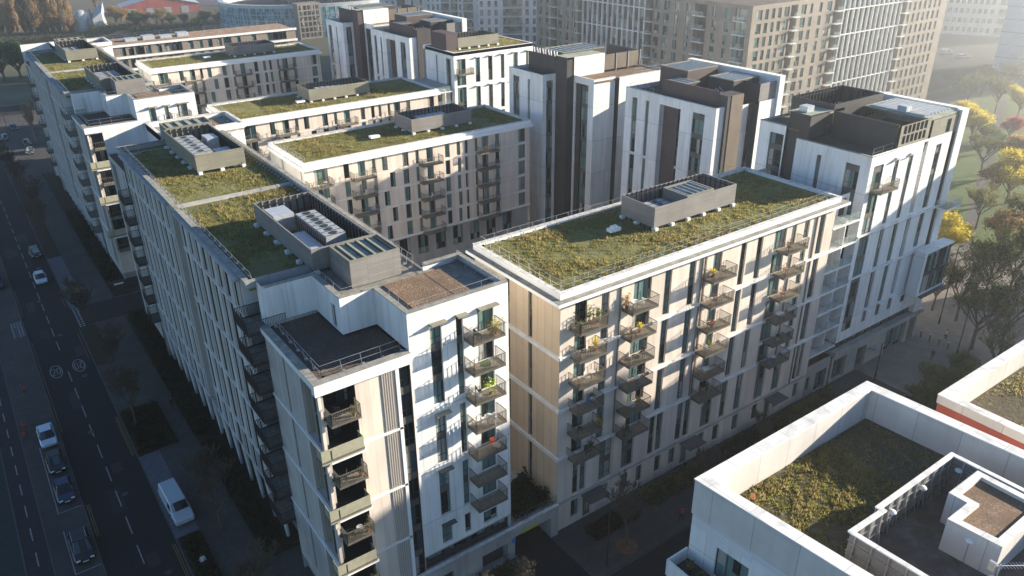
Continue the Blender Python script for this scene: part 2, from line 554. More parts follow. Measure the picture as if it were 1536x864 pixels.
class Bldg:
    """a building: walls with real openings, windows set in them, roof edge, roof"""

    def __init__(s, name, label, x0, x1, y0, y1, group=None):
        s.root = thing(name, label, 'building', ((x0 + x1) / 2, (y0 + y1) / 2, 0), group)
        s.name = name
        s.wins = []

    def side(s, ax, c, sg, u0, u1, z0, z1, ops, mat, depth=.22, name='wall', gm=None, reveal=None):
        mb = MB()
        us = sorted({u0, u1} | {o[0] for o in ops} | {o[1] for o in ops})
        zs = sorted({z0, z1} | {o[2] for o in ops} | {o[3] for o in ops})

        def P(u, d, z):
            return (u, c - sg * d, z) if ax == 'y' else (c - sg * d, u, z)
        for i in range(len(us) - 1):
            run = None
            for j in range(len(zs) - 1):
                uc, zc = (us[i] + us[i + 1]) / 2, (zs[j] + zs[j + 1]) / 2
                hole = any(o[0] < uc < o[1] and o[2] < zc < o[3] for o in ops)
                if not hole:
                    if run is None:
                        run = zs[j]
                    if j == len(zs) - 2:
                        mb.quad(P(us[i], 0, run), P(us[i + 1], 0, run), P(us[i + 1], 0, zs[j + 1]), P(us[i], 0, zs[j + 1]))
                elif run is not None:
                    mb.quad(P(us[i], 0, run), P(us[i + 1], 0, run), P(us[i + 1], 0, zs[j]), P(us[i], 0, zs[j]))
                    run = None
        for o in ops:
            a, b, l, h = o[:4]
            dd = o[5] if len(o) > 5 else depth
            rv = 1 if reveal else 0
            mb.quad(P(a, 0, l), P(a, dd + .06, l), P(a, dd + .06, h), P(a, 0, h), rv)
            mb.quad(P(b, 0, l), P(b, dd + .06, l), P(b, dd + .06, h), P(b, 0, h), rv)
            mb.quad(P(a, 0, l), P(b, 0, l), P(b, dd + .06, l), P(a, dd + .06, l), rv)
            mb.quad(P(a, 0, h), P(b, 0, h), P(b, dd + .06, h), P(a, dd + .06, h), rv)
            k = o[4] if len(o) > 4 else 'win'
            if k == 'hole':
                continue
            if k in ('dark', 'olive', 'white', 'plum'):
                q = MB()
                q.quad(P(a, dd, l), P(b, dd, l), P(b, dd, h), P(a, dd, h))
                q.build('infill_panel', {'dark': DARK, 'olive': OLIVE, 'white': WHITE, 'plum': PLUM}[k], s.root)
                continue
            s.wins.append((ax, c, sg, a, b, l, h, k, dd, gm or GLASS))
        s.last = mb.build(name, [mat, reveal] if reveal else mat, s.root)
        return s.last

    def finish(s, cap=96):
        def mid(w):
            ax, c, sg, a, b, l, h = w[:7]
            u = (a + b) / 2
            return Vector((u, c, (l + h) / 2)) if ax == 'y' else Vector((c, u, (l + h) / 2))

        def size(w):
            return -(w[4] - w[3]) * (w[6] - w[5]) / (mid(w) - CAM).length ** 2
        s.wins.sort(key=size)
        ro = s.root.location
        rest = MB()
        for n, (ax, c, sg, a, b, l, h, k, dd, gm) in enumerate(s.wins):
            w, hh = b - a, h - l
            lv = [lev(i) - l for i in range(-6, 16)] if k == 'strip' else []
            if ax == 'y':
                loc, rz = ((a, c - sg * dd, l), 0) if sg < 0 else ((b, c - sg * dd, l), math.pi)
            else:
                loc, rz = ((c - sg * dd, b, l), -math.pi / 2) if sg < 0 else ((c - sg * dd, a, l), math.pi / 2)
            if n < cap:
                wm, pm = window_meshes(w, hh, k, lv, gm)
                o = link(bpy.data.objects.new('window', wm), s.root)
                o.location = (loc[0] - ro.x, loc[1] - ro.y, loc[2])
                o.rotation_euler = (0, 0, rz)
                link(bpy.data.objects.new('pane', pm), o)
            else:
                M = Matrix.Translation(loc) @ Matrix.Rotation(rz, 4, 'Z')
                fr, sp, gl = window_geo(w, hh, k, lv)
                for lst, m in ((fr, 0), (sp, 1), (gl, 2)):
                    for q in lst:
                        i0 = len(rest.v)
                        rest.box(*q, m)
                        rest.v[i0:] = [tuple(M @ Vector(p)) for p in rest.v[i0:]]
        if rest.v:
            o = rest.build('window_rows', [FRAME, SPAN, GLASS], s.root)
            o['kind'] = 'stuff'

    # plain helpers -------------------------------------------------
    def box(s, name, mat, *b):
        mb = MB()
        mb.box(*b)
        return mb.build(name, mat, s.root)

    def parapet(s, x0, x1, y0, y1, z0, z1, t, mat, over=0., cap=.06, capmat=None, name='parapet'):
        """ring wall with a coping"""
        mb = MB()
        for a in ((x0, x1, y0, y0 + t), (x0, x1, y1 - t, y1), (x0, x0 + t, y0 + t, y1 - t), (x1 - t, x1, y0 + t, y1 - t)):
            mb.box(*a, z0, z1, 0)
        e = over + .04
        xa, xb, ya, yb = x0 - e, x1 + e, y0 - e, y1 + e
        ti = t + .08 + e
        for a in ((xa, xb, ya, ya + ti), (xa, xb, yb - ti, yb), (xa, xa + ti, ya + ti, yb - ti), (xb - ti, xb, ya + ti, yb - ti)):
            mb.box(*a, z1, z1 + cap, 1)
        return mb.build(name, [mat, capmat or COPING], s.root)


def rails(parent, pts, h=1.1, post=1.6, lean=.35, inward=None, name='roof_rail', mat=None):
    mb = MB()
    for (a, b) in zip(pts[:-1], pts[1:]):
        a, b = Vector(a), Vector(b)
        d = b - a
        n = max(1, round(d.length / post))
        iv = Vector(inward) if inward else Vector((0, 0, 0))
        for k in range(n + 1):
            p = a + d * (k / n)
            mb.bar(p + iv * lean, p + Vector((0, 0, h)), .02)
            if inward:
                q = p + iv * (lean + .35)
                mb.bar(p + iv * lean + Vector((0, 0, .03)), q + Vector((0, 0, .03)), .02)
                mb.box(q.x - .11, q.x + .11, q.y - .11, q.y + .11, q.z, q.z + .14)
        for hh in (h, h * .52):
            mb.bar(a + Vector((0, 0, hh)) + iv * lean * (1 - hh / h), b + Vector((0, 0, hh)) + iv * lean * (1 - hh / h), .017)
    return mb.build(name, mat or GALV, parent)


def grass(parent, x0, x1, y0, y1, z, n, hmin, hmax, seed, holes=(), clump=.05, tall=.25, name='grass_tufts'):
    rg = np.random.default_rng(seed)
    x = rg.uniform(x0, x1, n)
    y = rg.uniform(y0, y1, n)
    # patchiness from summed sines
    fld = np.zeros(n)
    for k in range(26):
        fr = .35 * 1.16 ** k
        th = rg.uniform(0, 2 * np.pi)
        fld += np.sin((x * np.cos(th) + y * np.sin(th)) * fr + rg.uniform(0, 6.28)) * .62 / (1 + .05 * k)
    fld *= .75
    keep = rg.uniform(-1.7, 1.5, n) < fld + clump
    for h in holes:
        keep &= ~((x > h[0]) & (x < h[1]) & (y > h[2]) & (y < h[3]))
    x, y, fld = x[keep], y[keep], fld[keep]
    n = len(x)
    hh = rg.uniform(hmin, hmax, n) * (1 + .5 * np.clip(fld, -1, 1.5)) * .8
    an = rg.uniform(0, 2 * np.pi, n)
    w = rg.uniform(.025, .07, n)
    lx, ly = rg.normal(0, .3, n) * hh, rg.normal(0, .3, n) * hh
    v = np.empty((n, 3, 3))
    v[:, 0] = np.stack([x - np.cos(an) * w, y - np.sin(an) * w, np.full(n, z)], 1)
    v[:, 1] = np.stack([x + np.cos(an) * w, y + np.sin(an) * w, np.full(n, z)], 1)
    v[:, 2] = np.stack([x + lx, y + ly, z + hh], 1)
    ro = parent
    while ro.parent:
        ro = ro.parent
    v -= np.array(tuple(ro.location))
    fa = np.arange(n * 3).reshape(n, 3)
    mi = ((hh > np.quantile(hh, 1 - tall)) | (rg.uniform(0, 1, n) < .15 + .2 * np.clip(fld, 0, 1))).astype(int)
    o = link(bpy.data.objects.new(name, np_mesh(name, v.reshape(-1, 3), fa, [G_GRN, G_YEL], mi)), parent)
    o['kind'] = 'stuff'
    return o


# ------------------------------------------------------------------ balconies
BCACHE = {}


def balcony_meshes(w, d, style):
    key = (round(w, 2), d, style)
    if key in BCACHE:
        return BCACHE[key]
    sl, rl = MB(), MB()
    sl.box(0, w, -d, 0, -.12, -.02, 0)
    sl.box(.05, w - .05, -d + .05, -.01, -.018, .0, 1)
    sl.box(-.03, w + .03, -d - .03, -d, -.15, .02, 2)
    sl.box(-.03, 0, -d, 0, -.2, .02, 2)
    sl.box(w, w + .03, -d, 0, -.2, .02, 2)
    H = 1.1
    if style in ('bars', 'far', 'dark'):
        st = .3 if style == 'far' else .13
        th = .013 if style == 'bars' else .02
        for (a, b) in (((.0, 0), (.0, -d)), ((.0, -d), (w, -d)), ((w, -d), (w, 0))):
            L = math.hypot(b[0] - a[0], b[1] - a[1])
            n = max(2, round(L / st))
            for k in range(n + 1):
                x, y = a[0] + (b[0] - a[0]) * k / n, a[1] + (b[1] - a[1]) * k / n
                tt = th * (1.7 if k in (0, n) else 1)
                rl.box(x - tt, x + tt, y - th, y + th, .02, H)
            rl.box(min(a[0], b[0]) - .03, max(a[0], b[0]) + .03, min(a[1], b[1]) - .03, max(a[1], b[1]) + .03, H, H + .045)
            rl.box(min(a[0], b[0]) - .02, max(a[0], b[0]) + .02, min(a[1], b[1]) - .02, max(a[1], b[1]) + .02, .05, .09)
        mats = [METAL if style != 'dark' else DMETAL]
        if style == 'bars':   # fine infill mesh between the bars
            rl.quad((.0, -d + .02, .09), (w, -d + .02, .09), (w, -d + .02, H), (0, -d + .02, H), 1)
            mats = [METAL, RAILM]
    elif style == 'solid':
        rl.box(0, w, -d, -d + .05, -.3, 1.0)
        rl.box(0, .05, -d + .05, 0, -.3, 1.0)
        rl.box(w - .05, w, -d + .05, 0, -.3, 1.0)
        rl.box(.75, .83, -d - .012, -d, .0, .85, 1)
        mats = [OLIVEP, BLACK]
    elif style == 'glass':
        for q in ((0, w, -d, -d + .03), (0, .03, -d + .03, 0), (w - .03, w, -d + .03, 0)):
            rl.box(*q, .05, H, 1)
        for k in range(4):
            rl.box(w * k / 3 - .03, w * k / 3 + .03, -d - .02, -d, .0, H)
        rl.box(0, w, -d - .02, -d + .04, H, H + .04)
        mats = [GALV, BALG]
    BCACHE[key] = (sl.mesh('balcony', [SLAB if style != 'dark' else DMETAL, DECK if style not in ('far', 'dark') else SLAB, METAL if style not in ('glass', 'dark') else (TRIM if style == 'glass' else DMETAL)]), rl.mesh('railing', mats))
    return BCACHE[key]


def balcony(b, ax, c, u0, u1, z, d=1.5, style='bars', y_in=0):
    sm, rm = balcony_meshes(u1 - u0, d, style)
    o = link(bpy.data.objects.new('balcony', sm), b.root)
    ro = b.root.location
    if ax == 'y':
        o.location = (u0 - ro.x, c - ro.y, z)
    else:
        o.location = (c - ro.x, u1 - ro.y, z)
        o.rotation_euler = (0, 0, -math.pi / 2)
    link(bpy.data.objects.new('railing', rm), o)
    return o


def screen_box(b, x0, x1, y0, y1, z0, z1, mat, inner=DMETAL, t=.12, feet=True, name='plant_screen'):
    """open-topped louvred screen on feet, posts showing inside"""
    mb = MB()
    zb = z0 + .35
    for q in ((x0, x1, y0, y0 + t), (x0, x1, y1 - t, y1), (x0, x0 + t, y0 + t, y1 - t), (x1 - t, x1, y0 + t, y1 - t)):
        mb.box(*q, zb, z1, 0)
    o = mb.build(name, mat, b.root)
    mb = MB()
    n = max(3, round((x1 - x0) / .7))
    for k in range(1, n):
        x = x0 + (x1 - x0) * k / n
        mb.box(x - .05, x + .05, y1 - t - .14, y1 - t - .002, z0, z1 + .02)
        mb.box(x - .05, x + .05, y0 + t + .002, y0 + t + .14, z0, z1 - .1)
    n = max(3, round((y1 - y0) / .7))
    for k in range(1, n):
        y = y0 + (y1 - y0) * k / n
        mb.box(x0 + t + .002, x0 + t + .14, y - .05, y + .05, z0, z1 - .1)
        mb.box(x1 - t - .14, x1 - t - .002, y - .05, y + .05, z0, z1 - .1)
    for zz in (z0 + .7, z1 - .35):
        mb.box(x0 + .3, x1 - .3, y1 - t - .2, y1 - t - .141, zz, zz + .07)
        mb.box(x1 - t - .2, x1 - t - .141, y0 + .3, y1 - .4, zz, zz + .07)
    mb.build('screen_frame', inner, o)
    if feet:
        n = max(2, round((x1 - x0) / 2.6))
        for k in range(n + 1):
            x = x0 + .3 + (x1 - x0 - .6) * k / n
            mb = MB()
            mb.box(x - .22, x + .22, y0 - .2, y0 + .35, z0, z0 + .32)
            mb.build('foot', TRIM, o)
        n = max(2, round((y1 - y0) / 2.6))
        for k in range(1, n + 1):
            y = y0 + .3 + (y1 - y0 - .6) * k / n
            mb = MB()
            mb.box(x0 - .3, x0 + .3, y - .22, y + .22, z0, z0 + .32)
            mb.build('foot', TRIM, o)
    return o


def fan_unit(name, label, x0, x1, y0, y1, z, h, mat=None, fins=True, group='plant units on the roofs', rows=5):
    t = thing(name, label, 'air unit', ((x0 + x1) / 2, (y0 + y1) / 2, z), group)
    mb = MB()
    mb.box(x0, x1, y0, y1, z + .15, z + h)
    mb.box(x0 + .1, x1 - .1, y0 + .1, y1 - .1, z, z + .15)
    mb.build('casing', mat or CABG, t)
    if fins:
        mb = MB()
        L = y1 - y0
        for k in range(rows):
            ya, yb = y0 + L * k / rows + .08, y0 + L * (k + 1) / rows - .08
            mb.box(x0 + .02, x1 - .02, ya - .07, ya - .03, z + h + .002, z + h + .05)
            mb.cyl((x0 + x1) / 2, (ya + yb) / 2, z + h + .002, z + h + .05, min(.36, (yb - ya) * .4), 0, 14)
        mb.build('fan_cowls', DMETAL, t)
        mb = MB()
        for k in range(int(L / .5)):
            y = y0 + .2 + k * .5
            mb.box(x0 - .02, x0 - .002, y, y + .3, z + .3, z + h - .2)
        mb.build('louvres', DMETAL, t)
    return t


def pitched_sheet(b, x0, x1, y0, y1, z0, zlo, zhi, mat, wall=GREYSCR, name='stair_head', ribs=5):
    """housing with a ribbed sheet roof sunk behind an edge"""
    mb = MB()
    mb.prism([(x0, y0), (x1, y0), (x1, y1), (x0, y1)], z0, zhi, 0, 1)
    o = mb.build(name, [wall, SHEETR], b.root)
    mb = MB()
    e = .18
    for q in ((x0, x1, y0, y0 + e), (x0, x1, y1 - e, y1), (x0, x0 + e, y0 + e, y1 - e), (x1 - e, x1, y0 + e, y1 - e)):
        mb.box(*q, zhi + .002, zhi + .14)
    mb.build('roof_edge', OLIVE, o)
    mb = MB()
    for k in range(ribs):
        x = x0 + .5 + (x1 - x0 - 1) * k / (ribs - 1)
        mb.box(x - .06, x + .06, y0 + .3, y1 - .3, zhi + .002, zhi + .13)
    mb.build('roof_ribs', mat, o)
    return o

SUNE, SKYS, HAZE = 16.0, .19, .0019
# ================================================================== buildings of the two courtyard quarters
BEI = [BEIGE, WHITE]


def slot(u, w=.7, top=26.3, bands=(20.55, 14.8, 9.1), low=None):
    """two-storey slots between the white bands"""
    out = []
    zt = top
    for bz in bands:
        out.append((u, u + w, bz + .4, zt, 'strip'))
        zt = bz
    if low is not None:
        out.append((u, u + w, low, zt, 'strip'))
    return out


def bands(b, ax, c, sg, u0, u1, zs, t=.22, h=.26, mat=None, name='band_course'):
    for z in zs:
        mb = MB()
        if ax == 'y':
            mb.box(u0, u1, c + sg * t, c, z, z + h)
        else:
            mb.box(c + sg * t, c, u0, u1, z, z + h)
        mb.build(name, mat or BAND, b.root)


def roof_slab(b, x0, x1, y0, y1, z, mat, name='roof_deck', t=.3):
    return b.box(name, mat, x0, x1, y0, y1, z - t, z)


# ---- 1. long sunlit block ------------------------------------------------
LB = Bldg('apartment_block', 'long beige apartment block in front, green roofed, four stacks of sunlit balconies', 0, 41.3, 0, 13.7)
ops = []
doors = [(1.7, 3.1), (8.9, 11.2), (19.9, 21.2), (29.6, 31.6)]
for n in range(3, 9):
    for a, c in doors:
        ops.append((a, c, lev(n) + .05, lev(n) + 2.45, 'door'))
    ops.append((18.55, 18.95, lev(n) + .05, lev(n) + 2.45))
    ops.append((34.75, 35.7, lev(n) + .2, lev(n) + 2.5))
for u, w in ((4.85, .95), (13.0, .95), (16.4, .95), (24.1, .9), (26.75, .9)):
    ops += slot(u, w)
ops += slot(37.6, 1.05)
for a, c in ((2.0, 2.75), (2.95, 3.7), (5.5, 7.2), (8.6, 10.3), (12.5, 13.35), (13.6, 14.5), (16.7, 17.6), (17.9, 18.8), (20.7, 22.4), (23.9, 24.8), (26.4, 27.5), (30.0, 31.7), (33.3, 34.7), (37.4, 38.1), (38.3, 39.0)):
    ops.append((a, c, 3.9, 9.0, 'strip'))
for a, c in ((1.9, 2.9), (5.9, 6.9), (8.8, 9.8), (11.0, 11.9), (13.8, 14.7), (16.0, 17.0), (20.6, 21.6), (23.2, 24.2), (26.6, 27.6), (30.2, 31.2), (34.2, 35.2), (38.1, 39.1)):
    ops.append((a, c, .9, 3.1))
for a in (3.5, 17.9, 32.6):
    ops.append((a, a + 1.1, .05, 3.1, 'door'))
for a in (40.75, 42.7):
    pass
LB.side('y', 0, -1, 0, 40.45, 0, 26.4, ops, BEIGE)
LB.side('x', 0, -1, 0, 13.7, 0, 26.4, slot(4.1, .6) + slot(7.75, .55) + [(4.1, 4.7, 3.9, 9.0, 'strip')], TAN_END)
LB.side('y', 13.7, 1, 0, 45.6, 0, 26.4, [], BEIGE)
LB.side('x', 45.6, 1, 1.7, 13.7, 0, 24.1, [], BEIGE)
LB.side('x', 40.45, 1, 0, 1.7, 4, 26.4, [], BEIGE)
LB.side('y', 1.7, -1, 40.45, 45.6, 4.4, 26.4, [(40.9, 42.6, lev(n) + .05, lev(n) + 2.4, 'door') for n in range(2, 9)] + [(43.8, 45.3, lev(n) + .05, lev(n) + 2.4, 'dark') for n in range(2, 9)], WHITE)
LB.side('y', 0, -1, 40.45, 45.6, 0, 4.7, [(40.7, 41.5, .9, 2.9), (42.7, 45.0, .05, 3.0, 'wide')], CONC)
bands(LB, 'y', 0, -1, 0, 7.4, (20.55, 14.8))
bands(LB, 'y', 0, -1, 11.6, 18.3, (20.55, 14.8, 9.1), name='band_course')
bands(LB, 'y', 0, -1, 22.2, 29.4, (20.55, 14.8, 9.1), name='band_course')
bands(LB, 'y', 0, -1, 34.0, 41.2, (20.55, 14.8, 9.1), name='band_course')
bands(LB, 'y', 0, -1, 0, 7.4, (9.1,), name='band_course')
bands(LB, 'y', 0, -1, 0, 40.4, (3.45,), t=.12, name='band_course', mat=CONC)
bands(LB, 'x', 0, -1, -.22, 13.7, (20.55, 14.8, 9.1), t=.2, h=.4, name='band_course')
DPIPE = plain('brown_downpipe', (.25, .2, .17), .5)
for u, w, z0, z1 in ((7.1, .12, 9.4, 26.3), (18.2, .14, 9.4, 26.3), (33.0, .12, 9.4, 26.3), (36.85, .16, 3.7, 26.3)):
    mb = MB()
    mb.box(u, u + w, -.14, -.004, z0, z1)
    mb.build('downpipe', DPIPE, LB.root)
# cornice and roof edge
mb = MB()
mb.prism([(-.75, -.75), (41.9, -.75), (41.9, 14.2), (-.75, 14.2)], 26.4, 26.72, 0)
mb.build('cornice', [TRIM], LB.root)
mb = MB()
mb.prism([(-.72, -.72), (41.87, -.72), (41.87, 14.17), (-.72, 14.17)], 26.722, 26.76, 0)
mb.build('cornice_top', [WEATH], LB.root)
LB.parapet(-.1, 40.9, -.1, 13.8, 26.762, 27.35, .3, TRIM, capmat=COPING)
roof_slab(LB, .2, 40.6, .2, 13.5, 27.0, SEDUM, 'green_roof', .2)
grass(LB.root, .75, 40.0, .75, 12.9, 27.0, 72000, .05, .24, 3, holes=[(17.0, 30.2, 5.7, 11.4)])
screen_box(LB, 17.2, 29.8, 6.0, 11.0, 27.0, 29.55, GREYSCR)
rails(LB.root, [(.5, .6, 27.1), (40.2, .6, 27.1)], inward=(0, .3, 0))
rails(LB.root, [(.5, .6, 27.1), (.5, 13.2, 27.1), (40.2, 13.2, 27.1)], inward=(.3, 0, 0))
mb = MB()
mb.box(12.9, 14.3, 7.8, 8.5, 27.25, 27.6)
mb.box(13.2, 13.9, 8.0, 8.3, 27.6, 27.85)
mb.build('roof_vent', TRIM, LB.root)
fan_unit('air_unit', 'pale air unit with fans inside the grey screen on the long sunlit block', 19.0, 21.6, 7.0, 9.6, 27.05, 1.6, rows=3)
pitched_sheet(LB, 22.6, 26.8, 6.6, 10.2, 27.0, 28.8, 29.35, GALV, name='plant_roof')
# balconies
items = []
for n in range(3, 9):
    balcony(LB, 'y', 0, 1.15, 4.3, lev(n), 1.5)
    balcony(LB, 'y', 0, 7.45, 10.75, lev(n), 1.5)
    balcony(LB, 'y', 0, 18.45, 21.9, lev(n), 1.5)
    balcony(LB, 'y', 0, 30.2, 33.7, lev(n), 1.5)
# corner loggias with glass fronts
for n in range(2, 9):
    z = lev(n) if n > 2 else lev(2) - .2
    mb = MB()
    mb.box(40.46, 45.85, -.05, 1.69, z - .2, z)
    o = mb.build('loggia_floor', BAND, LB.root)
    mb = MB()
    for k in range(3):
        mb.box(40.6 + k * 1.75, 42.2 + k * 1.75, .0, .03, z + .08, z + 1.1)
    mb.build('glass_balustrade', BALG, o)
    for k in range(4):
        mb = MB()
        mb.box(40.5 + k * 1.75, 40.56 + k * 1.75, -.01, .05, z, z + 1.12)
        mb.build('post', GALV, o)
mb = MB()
mb.box(43.2, 43.35, .1, 1.69, 6, 24)
mb.build('loggia_divider', WHITE, LB.root)
for a in (3.2, 17.6, 32.3):
    mb = MB()
    mb.box(a, a + 2.6, -1.6, 0, 3.1, 3.25)
    mb.build('entrance_canopy', SPAN, LB.root)
LB.finish(100)


# ---- 2. courtyard slab blocks -------------------------------------------
def slab_block(y0, y1, label, nlev, seed, box=None, far=0):
    b = Bldg('apartment_block', label, 0, 40.5, y0, y1)
    zt = 23.3
    dz = -.05
    ops = []
    lo = 8 - nlev
    for n in range(lo, 8):
        z = lev(n)
        for a, c in ((1.45, 3.6), (8.4, 9.6), (20.2, 21.4), (30.6, 32.0)):
            ops.append((a, c, z + .1, z + 2.5 if n < 7 else zt, 'door'))
        for a, c in ((6.1, 7.0), (10.75, 11.35), (15.95, 17.0), (18.25, 18.85), (23.6, 24.5), (25.8, 26.5), (27.35, 27.95), (29.3, 29.85), (33.35, 34.2), (38.1, 39.55)):
            if n % 2 == 0 and a in (10.75, 25.8):
                a, c = a + .1, c + .1
            ops.append((a, c, z + .25, z + 2.62 if n < 7 else zt))
        if n % 2:
            ops.append((12.4, 13.35, z + .25, z + 2.6 if n < 7 else zt))
        else:
            ops.append((13.6, 14.55, z + .25, z + 2.6))
    zb = lev(lo)
    b.side('y', y0, -1, 0, 40.5, zb, zt, ops, BEIGE)
    b.side('y', y0 + .6, -1, 0, 40.5, 0, zb, [(k * 3.4 + 1, k * 3.4 + 3, 5.2, 8.6, 'wide') for k in range(11)] + [(k * 5 + 1.5, k * 5 + 3.5, .5, 3.2, 'wide') for k in range(7)] if lo == 3 else [], CONC)
    b.side('x', 0, -1, y0, y1, 0, zt, [(y0 + 1.0, y0 + 1.4, zb, zt - .4, 'strip'), (y0 + 8.2, y0 + 8.9, zb, zt, 'strip')], cladding_pale)
    b.side('y', y1, 1, 0, 40.5, 0, zt, [], BEIGE)
    b.side('x', 40.5, 1, y0, y1, 0, zt, [], BEIGE)
    bands(b, 'y', y0, -1, 0, 40.5, [lev(n) - .08 for n in range(max(4, lo + 1), 8)], t=.03, h=.1)
    bands(b, 'y', y0, -1, 0, 40.5, [zb - .05], t=.15, h=.35)
    mb = MB()
    mb.box(-.35, 40.9, y0 - .5, y1 + .4, zt, zt + .55)
    mb.build('cornice', TRIM, b.root)
    b.parapet(-.1, 40.6, y0 - .15, y1 + .15, zt + .552, 24.35, .35, TRIM, capmat=COPING)
    roof_slab(b, .25, 40.2, y0 + .2, y1 - .2, 24.05, SEDUM, 'green_roof', .2)
    bx = box
    grass(b.root, .5, 40.0, y0 + .5, y1 - .5, 24.05, int(46000 / (1 + far)), .07, .27 + .1 * far, seed, holes=[(bx[0] - .3, bx[1] + .3, bx[2] - .3, bx[3] + .3)])
    screen_box(b, *bx, 24.05, 26.5, [GREYSCR, GREYSCR, OLIVE][seed % 3], name='plant_screen')
    rails(b.root, [(.5, y0 + .5, 24.1), (.5, y1 - .5, 24.1), (40, y1 - .5, 24.1)], inward=(.3, 0, 0))
    mb = MB()
    mb.box(13.8, 15.4, y0 + 6, y0 + 6.9, 24.3, 24.65)
    mb.build('roof_vent', TRIM, b.root)
    mb = MB()
    for k in range(5):
        mb.box(bx[0] + 3 + k * 1.1, bx[0] + 3.8 + k * 1.1, bx[2] + 1.2, bx[3] - 1, 24.1, 25.7)
    mb.build('roof_units', PALEMET, b.root)
    for n in range(lo, 8):
        for k, (a, c) in enumerate(((.1, 3.7), (7.1, 10.7), (18.7, 22.4), (29.5, 33.3))):
            if k == 0 and n < 6:
                pass
            balcony(b, 'y', y0, a, c, lev(n) + .05, 1.35, 'far')
    b.finish(96)
    return b


cladding_pale = cladding('pale_end_panels', (.50, .49, .46), (.57, .56, .52), 2.2, 5.74, amt=.25, seamdark=.6)
M1 = slab_block(58.6, 72.3, 'beige courtyard block right behind the long sunlit one, grey plant box on its green roof', 5, 3, (20.6, 32.0, 63.6, 69.3))
M2 = slab_block(89.0, 103.8, 'second beige courtyard block back, long olive plant box on its grassy roof', 4, 5, (16.2, 28.6, 94.8, 100.6), 1)
M3 = slab_block(147.0, 160.0, 'shaded courtyard block third back, dark plant box on a dull green roof', 4, 7, (20.4, 30.8, 151.5, 157.5), 1)

# fifth block with white bands
M4 = Bldg('apartment_block', 'low brown block at the back with white floor bands and a rusty gravel roof', 0, 49, 184, 198)
ops = []
for z in (21.9, 18.7, 15.5):
    for k, u in enumerate((1.2, 3.2, 7.5, 10.2, 18.5, 21.0, 23.6, 26.2, 31.5, 36.0)):
        ops.append((u, u + 1.3, z, z + 2.2, 'win'))
    for u in (4.9, 12.2, 28.0, 40.5, 44.0):
        if z > 16:
            ops.append((u, u + (4.6 if u in (12.2, 40.5) else 2.2), z, z + 2.2, 'wide', .9))
M4.side('y', 184, -1, -1, 49, 0, 24.4, ops, TANB)
M4.side('x', -1, -1, 184, 198, 0, 24.4, [], WHITE)
M4.side('y', 198, 1, -1, 49, 0, 24.4, [], TANB)
M4.side('x', 49, 1, 184, 198, 0, 24.4, [], TANB)
bands(M4, 'y', 184, -1, -1.3, 49.3, (24.2, 21.2, 18.0), t=.35, h=.55)
roof_slab(M4, -1, 49, 184, 198, 24.5, speckle('rusty_roof', [(.3, (.16, .13, .1)), (.5, (.3, .19, .12)), (.7, (.36, .33, .28))], .6), 'roof_deck', .1)
rails(M4.root, [(-.8, 197.5, 24.5), (48.5, 197.5, 24.5)], inward=(0, -.3, 0), post=3)
mb = MB()
for k in range(4):
    mb.box(4 + k * 4.5, 7 + k * 4.5, 190, 193, 24.5, 25.2 + .3 * (k % 2))
mb.build('roof_units', PALEMET, M4.root)
M4.finish(60)


STREETP2 = cladding('street_panels_light', (.53, .50, .46), (.60, .575, .53), None, 5.74, wz=.06, amt=.3, stain=(.33, .31, .28), seamdark=.5)
